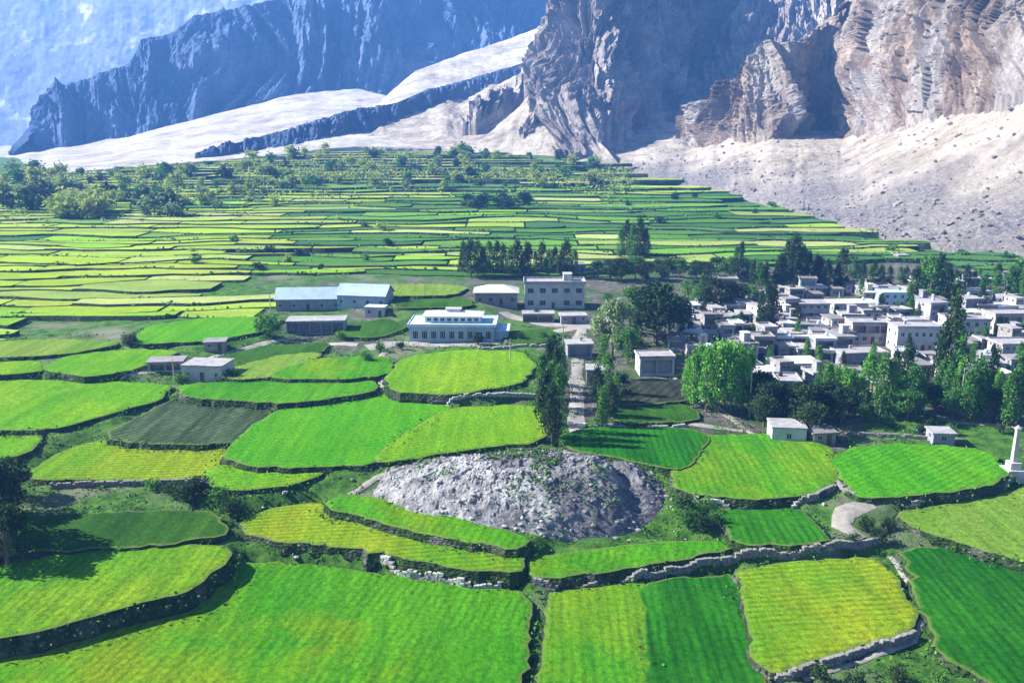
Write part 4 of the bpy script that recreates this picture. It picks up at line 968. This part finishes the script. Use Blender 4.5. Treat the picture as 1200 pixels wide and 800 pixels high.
# ------------------------------------------------------------------ trees
def leaves(P, size, seed, up=.0):
    rs = np.random.RandomState(seed); n = len(P)
    a = rs.randn(n, 3); a /= np.linalg.norm(a, axis=1, keepdims=True)
    b = np.cross(a, rs.randn(n, 3)); b /= np.linalg.norm(b, axis=1, keepdims=True)
    s_ = size * (.6 + .8 * rs.rand(n, 1))
    V = np.stack([P - a * s_ * .6, P - b * s_ * .42, P + a * s_ * .6, P + b * s_ * .42], 1).reshape(-1, 3)
    return V, np.arange(4 * n).reshape(n, 4)
def tree_mesh(kind, seed):
    rs = np.random.RandomState(seed); tk = MB(); P = []
    if kind == 'poplar':                              # 10 m tall
        tk.tube([(0, 0, -.6), (.05, 0, 2.5), (0, .06, 6), (0, 0, 9.2)], [.22, .17, .10, .03], 7)
        for i in range(46):
            z0 = .7 + 8.6 * rs.rand(); a = rs.rand() * 6.28; rr = (1.25 * math.sin(min(1, (z0 + .6) / 10) ** .75 * math.pi) ** .7 + .12) * (.55 + .6 * rs.rand()); ln = 1.3 * (1 - z0 / 14)
            tip = np.array([rr * math.cos(a), rr * math.sin(a), z0 + ln])
            tk.tube([(0, 0, z0), tuple(tip * .6 + np.array([0, 0, z0]) * .4), tuple(tip)], [.05, .035, .01], 4)
            n = 34; P.append(tip + rs.randn(n, 3) * np.array([.30, .30, .62]))
        P.append(np.c_[rs.randn(60, 2) * .18, 8.6 + 1.4 * rs.rand(60)]); size = .34
    elif kind == 'round':                             # 9 m tall, 9 m wide
        tk.tube([(0, 0, -.6), (.1, 0, 1.6), (0, .15, 3.0), (.1, 0, 5)], [.36, .28, .22, .1], 8)
        for i in range(26):
            a = rs.rand() * 6.28; e = rs.rand() ** .9 * 2.1 - .75; r = 3.3 * (.65 + .4 * rs.rand())
            c = np.array([r * math.cos(a) * math.cos(e), r * math.sin(a) * math.cos(e), 4.3 + 3.9 * math.sin(e)])
            tk.tube([(0, 0, 1.5 + rs.rand()), tuple(c * .5 + np.array([0, 0, 1.2])), tuple(c)], [.13, .08, .02], 5)
            n = 95; q = rs.randn(n, 3); q /= np.linalg.norm(q, axis=1, keepdims=True); P.append(c + q * (.55 + .65 * rs.rand(n, 1)) * np.array([1.35, 1.35, .95]))
        size = .42
    elif kind == 'bushy':                             # 6 m tall, several stems
        for i in range(16):
            a = rs.rand() * 6.28; r = 1.7 * rs.rand() ** .5; c = np.array([r * math.cos(a), r * math.sin(a), 1.6 + 3.6 * rs.rand() * (1 - r / 4)])
            tk.tube([(0, 0, -.4), tuple(c * .5 * np.array([.6, .6, 1])), tuple(c)], [.11, .07, .02], 5)
            n = 48; P.append(c + rs.randn(n, 3) * np.array([.55, .55, .55]))
        size = .42
    else:                                             # a small far tree: 6 m tall
        tk.tube([(0, 0, -.6), (.05, 0, 2.0), (0, 0, 3.6)], [.2, .14, .05], 5)
        for i in range(9):
            a = rs.rand() * 6.28; r = 1.5 * rs.rand() ** .6; c = np.array([r * math.cos(a), r * math.sin(a), 2.0 + 3.1 * rs.rand()])
            n = 26; P.append(c + rs.randn(n, 3) * np.array([.62, .62, .6]))
        size = .8
    V, F = leaves(np.concatenate(P), size, seed + 1)
    me = bpy.data.meshes.new(kind + '_crown'); me.from_pydata(V.tolist(), [], F.tolist())
    tm = bpy.data.meshes.new(kind + '_trunk'); tm.from_pydata(tk.v, [], tk.f); tm.materials.append(M['bark'])
    return me, tm
TM = {}
for kind, hgt, nvar in (('poplar', 10, 4), ('round', 9, 3), ('bushy', 6, 3), ('small', 6, 4)):
    TM[kind] = []
    for i in range(nvar):
        cm, tm = tree_mesh(kind, 100 + 17 * i + len(kind)); d = {}
        for lf in ('leafb', 'leafm', 'leafd', 'leafo', 'leafg'):
            c = cm.copy(); c.materials.append(M[lf]); d[lf] = c
        TM[kind].append((d, tm, hgt))
NAME = {'poplar': 'poplar_tree', 'round': 'broadleaf_tree', 'bushy': 'shrub_tree', 'small': 'small_tree'}
def tree(kind, loc, h, leaf, label, group=None, wide=1.0):
    d, tm, hh = rnd.choice(TM[kind]); s_ = h / hh
    t = tag(empty(NAME[kind], loc, rnd.uniform(0, 6.28)), label, 'tree', group); t.scale = (s_ * wide, s_ * wide, s_)
    link('crown', d[leaf], t); link('trunk', tm, t)
    return t
def tree_px(kind, px, by, ty, leaf, label, group=None, wide=1.0, fn=None):
    p = atg(px, by); h = max(2.5, (by - ty) / FPX * math.hypot(p.y, CAMZ - p.z) * 1.02)
    return tree(kind, (p.x, p.y, p.z - .05), h, leaf, label, group, wide)
def cluster(kind, items, leafs, what, group, wide=1.0):
    items = sorted(items)
    names = {'leafb': 'bright green', 'leafm': 'mid green', 'leafd': 'dark green', 'leafo': 'yellowish green', 'leafg': 'silvery green'}
    for k, (px, by, ty) in enumerate(items):
        lf = rnd.choice(leafs) if isinstance(leafs, list) else leafs
        tree_px(kind, px, by, ty, lf, f"{names[lf]} tree, {ORD[k]} from left {what}", group, wide * rnd.uniform(.85, 1.15))
J = rnd.uniform
cluster('poplar', [(647, 522, 450), (639, 512, 436), (654, 508, 430), (644, 494, 424), (636, 482, 416), (652, 478, 408), (643, 464, 400), (657, 458, 402), (634, 462, 414), (648, 446, 392)], ['leafm', 'leafm', 'leafd'], 'in the poplar row left of the lane', 'poplars left of the lane', .8)
cluster('poplar', [(706, 502, 452), (716, 492, 446), (700, 476, 428), (712, 466, 416), (722, 478, 434), (707, 446, 394)], ['leafm', 'leafd', 'leafm'], 'in the tree row right of the lane', 'trees right of the lane', 1.1)
tree_px('round', 717, 418, 350, 'leafg', 'light green round tree at the left end of the big round trees', 'big round trees', .82)
tree_px('round', 735, 426, 384, 'leafm', 'small round tree standing in front of the big dark tree', 'big round trees', .9)
tree_px('round', 768, 404, 332, 'leafd', 'big dark spreading tree, largest of the round trees', 'big round trees', 1.15)
tree_px('round', 746, 392, 334, 'leafm', 'mid green round tree behind the light green one', 'big round trees', 1.05)
tree_px('round', 790, 396, 344, 'leafd', 'dark round tree touching the right of the largest one', 'big round trees', .95)
cluster('poplar', [(805, 472, 420), (812, 478, 412), (820, 474, 404), (827, 482, 406), (834, 478, 400), (842, 484, 404), (849, 478, 402), (856, 484, 404), (863, 476, 406), (870, 484, 412), (876, 476, 408)], ['leafb'], 'in the bright poplar clump above the pale path', 'bright poplar clump', .8)
cluster('round', [(890, 482, 434), (903, 492, 442), (918, 488, 452), (938, 496, 446), (955, 492, 448), (972, 490, 446), (950, 512, 470), (985, 496, 452), (895, 500, 462)], ['leafd'], 'in the dark trees behind the white block house', 'dark trees behind the block house')
cluster('poplar', [(958, 474, 430), (968, 478, 426), (978, 474, 428), (988, 480, 430), (998, 474, 432), (1007, 480, 436)], ['leafb', 'leafm'], 'in the small poplar clump in front of the village', 'poplars in front of the village', 1.0)
cluster('poplar', [(1018 + i * 7.4 + J(-3, 3), 474 + J(-16, 22) + (8 if i > 14 else 0), 420 + J(-14, 24)) for i in range(26)], ['leafm', 'leafb', 'leafd', 'leafm'], 'in the tree belt below the right village', 'tree belt at the lower right', .95)
cluster('round', [(1040 + i * 20 + J(-5, 5), 482 + J(-8, 12), 448 + J(-6, 6)) for i in range(9)], ['leafm', 'leafd'], 'of the rounded trees in the lower belt', 'rounded trees at the lower right')
tree_px('poplar', 1109, 464, 338, 'leafd', 'tallest dark poplar, rising through the whole height of the village', None, .62)
tree_px('poplar', 1100, 462, 384, 'leafd', 'dark poplar close on the left of the tallest poplar', None, .9)
tree_px('poplar', 1119, 468, 392, 'leafm', 'mid green poplar close on the right of the tallest poplar', None, .9)
cluster('poplar', [(890, 392, 342), (897, 394, 328), (905, 392, 336)], ['leafd'], 'of three dark poplars amid the village', 'three dark poplars', .75)
cluster('poplar', [(1072, 352, 312), (1080, 350, 304), (1089, 354, 302), (1098, 352, 300), (1106, 356, 308), (1112, 350, 316), (1090, 346, 306)], ['leafm', 'leafd'], 'in the poplar group behind the upper village', 'poplars behind the upper village', 1.1)
cluster('poplar', [(1182, 352, 312), (1191, 350, 306), (1201, 354, 308), (1152, 352, 322), (1166, 350, 318)], ['leafm'], 'in the poplars at the upper right of the village', 'poplars at the upper right', 1.4)
cluster('poplar', [(915, 338, 300), (922, 336, 284), (930, 340, 276), (938, 338, 290), (946, 336, 296), (956, 340, 300), (968, 342, 304), (980, 340, 308)], ['leafd'], 'in the dark poplars above the village centre', 'dark poplars above the village', .95)
cluster('poplar', [(544 + i * 7.6 + J(-2, 2), 322 + J(-2, 5), 288 + J(-6, 8)) for i in range(18)], ['leafd', 'leafd', 'leafm'], 'in the row behind the large white house', 'poplar row behind the white house', 1.05)
cluster('poplar', [(727, 306, 268), (734, 304, 260), (741, 308, 262), (749, 306, 258), (756, 308, 268), (862, 318, 290), (868, 316, 284)], ['leafd', 'leafm'], 'of the dark poplars on the middle terraces', 'poplars on the terraces', .8)
cluster('round', [(700 + i * 14 + J(-4, 4), 326 + J(-3, 6), 302 + J(-4, 5)) for i in range(14)], ['leafd', 'leafm', 'leafd'], 'in the dark grove behind the round trees', 'dark grove behind the village', 1.1)
cluster('round', [(820, 362, 334), (836, 364, 326), (852, 362, 328), (866, 360, 334), (806, 350, 328), (880, 356, 334)], ['leafd', 'leafm'], 'in the dark clump at the left of the village', 'dark clump left of the village', 1.1)
tree_px('bushy', 314, 394, 360, 'leafm', 'single round bush at the left end of the school block', None, 1.25)
tree_px('bushy', 152, 406, 386, 'leafd', 'dark bush on a terrace edge at the far left fields', None, 1.2)
tree_px('bushy', 214, 452, 434, 'leafm', 'small bush in front of the lone field hut', None, 1.2)
tree_px('bushy', 272, 444, 428, 'leafd', 'dark bush touching the right side of the lone field hut', None, 1.3)
cluster('round', [(-16, 640, 536), (8, 604, 532), (10, 668, 590), (-40, 600, 520), (20, 580, 535)], ['leafd'], 'of the trees at the left edge', 'dark trees at the left edge', .85)
cluster('bushy', [(806, 618, 590), (822, 624, 596), (838, 616, 592), (800, 600, 574), (828, 600, 580)], ['leafm', 'leafd', 'leafm'], 'of bushes right of the stony mound', 'bushes by the mound', 1.2)
cluster('bushy', [(1030, 636, 614), (1016, 622, 600), (1042, 622, 604), (1000, 640, 622)], ['leafd'], 'of bushes in the ditch by the pale patch', 'bushes in the ditch', 1.2)
cluster('bushy', [(200, 580, 562), (218, 588, 560), (236, 580, 552), (256, 590, 566), (270, 606, 580), (180, 574, 560)], ['leafm', 'leafd'], 'of bushes on the bank between left fields', 'bushes on the left bank', 1.3)
cluster('bushy', [(962, 798, 772), (1000, 806, 780), (1050, 800, 776), (1100, 806, 784)], ['leafm', 'leafd'], 'of bushes in the bottom right gully', 'bushes at the bottom right', 1.1)
cluster('bushy', [(430, 426, 410), (446, 412, 398), (470, 410, 398), (560, 404, 388), (610, 400, 386), (636, 398, 384), (400, 398, 384)], ['leafm', 'leafd'], 'of the shrubs around the blue hall', 'shrubs around the hall', 1.1)
cluster('poplar', [(880 + i * 9 + J(-4, 4), 334 + J(-5, 6), (302 + J(-10, 10)) if i < 19 else (316 + J(-6, 5))) for i in range(35)], ['leafd', 'leafd', 'leafm'], 'in the dark belt behind the village', 'dark belt behind the village', 1.1)
cluster('poplar', [(J(800, 1200), by, by - J(16, 34)) for by in [J(345, 440) for _ in range(36)]], ['leafd', 'leafm'], 'of the slim trees among the village houses', 'slim trees among the houses', 1.0)
cluster('bushy', [(J(800, 1200), by, by - J(9, 17)) for by in [J(345, 450) for _ in range(38)]], ['leafd', 'leafm', 'leafm'], 'of the low trees among the village houses', 'low trees among the houses', 1.3)
cluster('bushy', [(J(700, 800), by, by - J(10, 18)) for by in [J(340, 480) for _ in range(14)]], ['leafd', 'leafm'], 'of the low trees around the dark garden plot', 'low trees around the dark garden plot', 1.3)
cluster('bushy', [(J(880, 1190), by, by - J(9, 15)) for by in [J(484, 512) for _ in range(14)]], ['leafd', 'leafm'], 'of the shrubs along the dark track', 'shrubs along the dark track', 1.2)
# the far trees at the foot of the mountains
far = []
def farset(n, x0, x1, y0, y1, hp, leafs, what, group):
    its = []
    for _ in range(n):
        px = J(x0, x1); by = J(y0, y1); its.append((px, by, by - J(*hp)))
    for (px, by, ty) in its:
        lf = rnd.choice(leafs)
        tree_px('small', px, by, ty, lf, what, group, J(1.0, 1.6))
farset(9, -10, 60, 240, 252, (16, 30), ['leafd'], 'dark small tree in the clump at the far left terraces', 'dark clump at the far left')
farset(16, 60, 130, 246, 262, (18, 34), ['leafo', 'leafo', 'leafg'], 'pale yellowish small tree near the far left clump', 'pale trees at the far left')
farset(8, 165, 215, 248, 258, (16, 30), ['leafo', 'leafg', 'leafd'], 'small tree of the loose group on the left far terraces', 'loose group on the far terraces')
farset(16, 530, 620, 238, 248, (10, 20), ['leafd', 'leafd', 'leafm'], 'dark small tree of the copse on the middle far terraces', 'copse on the middle terraces')
farset(6, 690, 716, 216, 224, (8, 14), ['leafd'], 'dark small tree at the foot of the right talus', 'dark trees at the talus foot')
farset(85, -10, 330, 206, 250, (9, 22), ['leafo', 'leafo', 'leafo', 'leafg', 'leafm', 'leafd'], 'small tree scattered over the far left terraces', 'scattered trees on the far left')
farset(66, 280, 560, 181, 225, (8, 17), ['leafo', 'leafo', 'leafo', 'leafg', 'leafm', 'leafd'], 'small tree scattered below the pale scree in the middle', 'scattered trees below the scree')
farset(50, 520, 720, 184, 225, (8, 16), ['leafo', 'leafo', 'leafm', 'leafd'], 'small tree scattered below the dark buttress', 'scattered trees below the buttress')
farset(16, 720, 1000, 225, 268, (8, 14), ['leafm', 'leafd'], 'small tree on the terraces below the right talus', 'trees below the right talus')
farset(14, 180, 470, 262, 330, (8, 15), ['leafm', 'leafd', 'leafo'], 'small tree on the striped terraces left of the village', 'trees on the striped terraces')
farset(10, 1000, 1190, 285, 330, (8, 16), ['leafm', 'leafd'], 'small tree between the upper village and the talus', 'trees above the upper village')

# ------------------------------------------------------------------ undergrowth on the banks and terrace edges
def undergrowth():
    PA = []; PB = []; rs = np.random.RandomState(4)
    for kind, z, P in polys:
        n = len(P)
        for i, p in enumerate(P):
            if p.y < 75 or p.y > 260: continue
            v = float(vnoise(p.x * .14, p.y * .14, z, 61)); 
            if v < -.45: continue
            t = (P[(i + 1) % n] - P[i - 1]).normalized(); nn = Vector((t.y, -t.x, 0))
            m = int(5 + 16 * max(0, v)); off = rs.rand(m) * 1.8 - .1
            q = np.c_[p.x + nn.x * off + rs.randn(m) * .5, p.y + nn.y * off + rs.randn(m) * .5, np.zeros(m)]
            q[:, 2] = z - .9 * np.clip(off, 0, 1.2) + rs.rand(m) * (.25 + .7 * max(0, v)); PA.append(q)
    for xs, f0, z in edges:
        m = int((xs[-1] - xs[0]) * 1.5); x = rs.uniform(xs[0], xs[-1], m); yy = np.interp(x, xs, f0)
        v = fbm(x / 22, yy / 9, 0, 3, 62); kp = v > rs.uniform(-.35, .35)
        x, yy, v = x[kp], yy[kp], v[kp]
        PB.append(np.c_[x, yy - .5 + rs.randn(len(x)) * .6, z - .9 + rs.rand(len(x)) * (.7 + 2.2 * np.clip(v, 0, 1))])
    def scatter(n, x0, x1, y0, y1, sc, thr, hmax):
        x = rs.uniform(x0, x1, n); y = rs.uniform(y0, y1, n); kp = fbm(x / sc, y / sc, 0, 3, 63) > thr; x, y = x[kp], y[kp]
        ins = np.zeros(len(x), bool)
        for kind, z, P in coarse: ins |= seg_dist(x, y, P)[1]
        px, py = topx(x, y, hbase(y)); ins |= (np.hypot((x - 1) / 26, (y - 137) / 16) < .97)
        x, y = x[~ins], y[~ins]; zz = ground_z(x, y)
        for xx, y_, z_ in zip(x, y, zz):
            m = rs.randint(3, 9); PA.append(np.c_[xx + rs.randn(m) * .45, y_ + rs.randn(m) * .45, z_ + .05 + rs.rand(m) * hmax * rs.rand()])
    scatter(15000, -150, 150, 84, 240, 9, -.08, 1.1)
    PC = []
    for _ in range(3600):                             # low bushes of the far fan
        px = rs.uniform(-20, 740); by = np.interp(px, [0, 300, 450, 740], [209, 188, 178, 196]) + abs(rs.randn()) * 22
        if vnoise(np.array([px / 40.]), np.array([by / 12.]), 0, 71)[0] < -.15: continue
        dx, dy, dz = pxdir(px, by); D = 700.
        for _i in range(14): D = .5 * D + .5 * np.clip((float(hbase(D, dx / dy * D)) + .3 - CAMZ) / (dz / dy), 300, 1150)
        m = rs.randint(3, 8); PC.append(np.c_[dx / dy * D + rs.randn(m) * 1.3, D + rs.randn(m) * 1.3, float(hbase(D, dx / dy * D)) + rs.rand(m) * 2.6])
    x, y, z = MP[:, 0], MP[:, 1], MP[:, 2]
    v = fbm(x / 5, y / 5, 0, 3, 64) + .5 * np.exp(-((x - 5) / 7) ** 2) - .1; kp = np.where((v > .22) & (np.hypot((x - 1) / 26, (y - 137) / 16) > .1))[0]
    for k in rs.choice(kp, 600):
        m = rs.randint(2, 6); PA.append(np.c_[x[k] + rs.randn(m) * .4, y[k] + rs.randn(m) * .4, z[k] + .1 + rs.rand(m) * .35])
    V1, F1 = leaves(np.concatenate(PA), .36, 7); V2, F2 = leaves(np.concatenate(PB), 1.0, 8)
    V3, F3 = leaves(np.concatenate(PC), 1.5, 9); V = np.concatenate([V1, V2, V3]); F = np.concatenate([F1, F2 + len(V1), F3 + len(V1) + len(V2)])
    mi = (rs.rand(len(F)) < .5).astype(np.int32) + (rs.rand(len(F)) < .1)
    mi[len(F1) + len(F2):] = np.where(rs.rand(len(F3)) < .62, 3, mi[len(F1) + len(F2):])
    o = npmesh('undergrowth', V, F, [M['leafd'], M['leafm'], M['leafb'], M['leafo']], None, False, mi); tag(o, kind='stuff')
undergrowth()

def haze():
    t = bpy.data.materials.new('haze_air'); t.use_nodes = True; n = t.node_tree; n.nodes.clear()
    o = n.nodes.new('ShaderNodeOutputMaterial'); v = n.nodes.new('ShaderNodeVolumePrincipled')
    v.inputs['Color'].default_value = (.13, .37, 1.0, 1); v.inputs['Absorption Color'].default_value = (0, 0, 0, 1)
    v.inputs['Density'].default_value = .00026; v.inputs['Anisotropy'].default_value = 0.0
    n.links.new(v.outputs[0], o.inputs['Volume'])
    b = MB(); b.box(-3600, -450, -60, 3600, 4300, 600); tag(b.build('haze', t), kind='stuff')
haze()
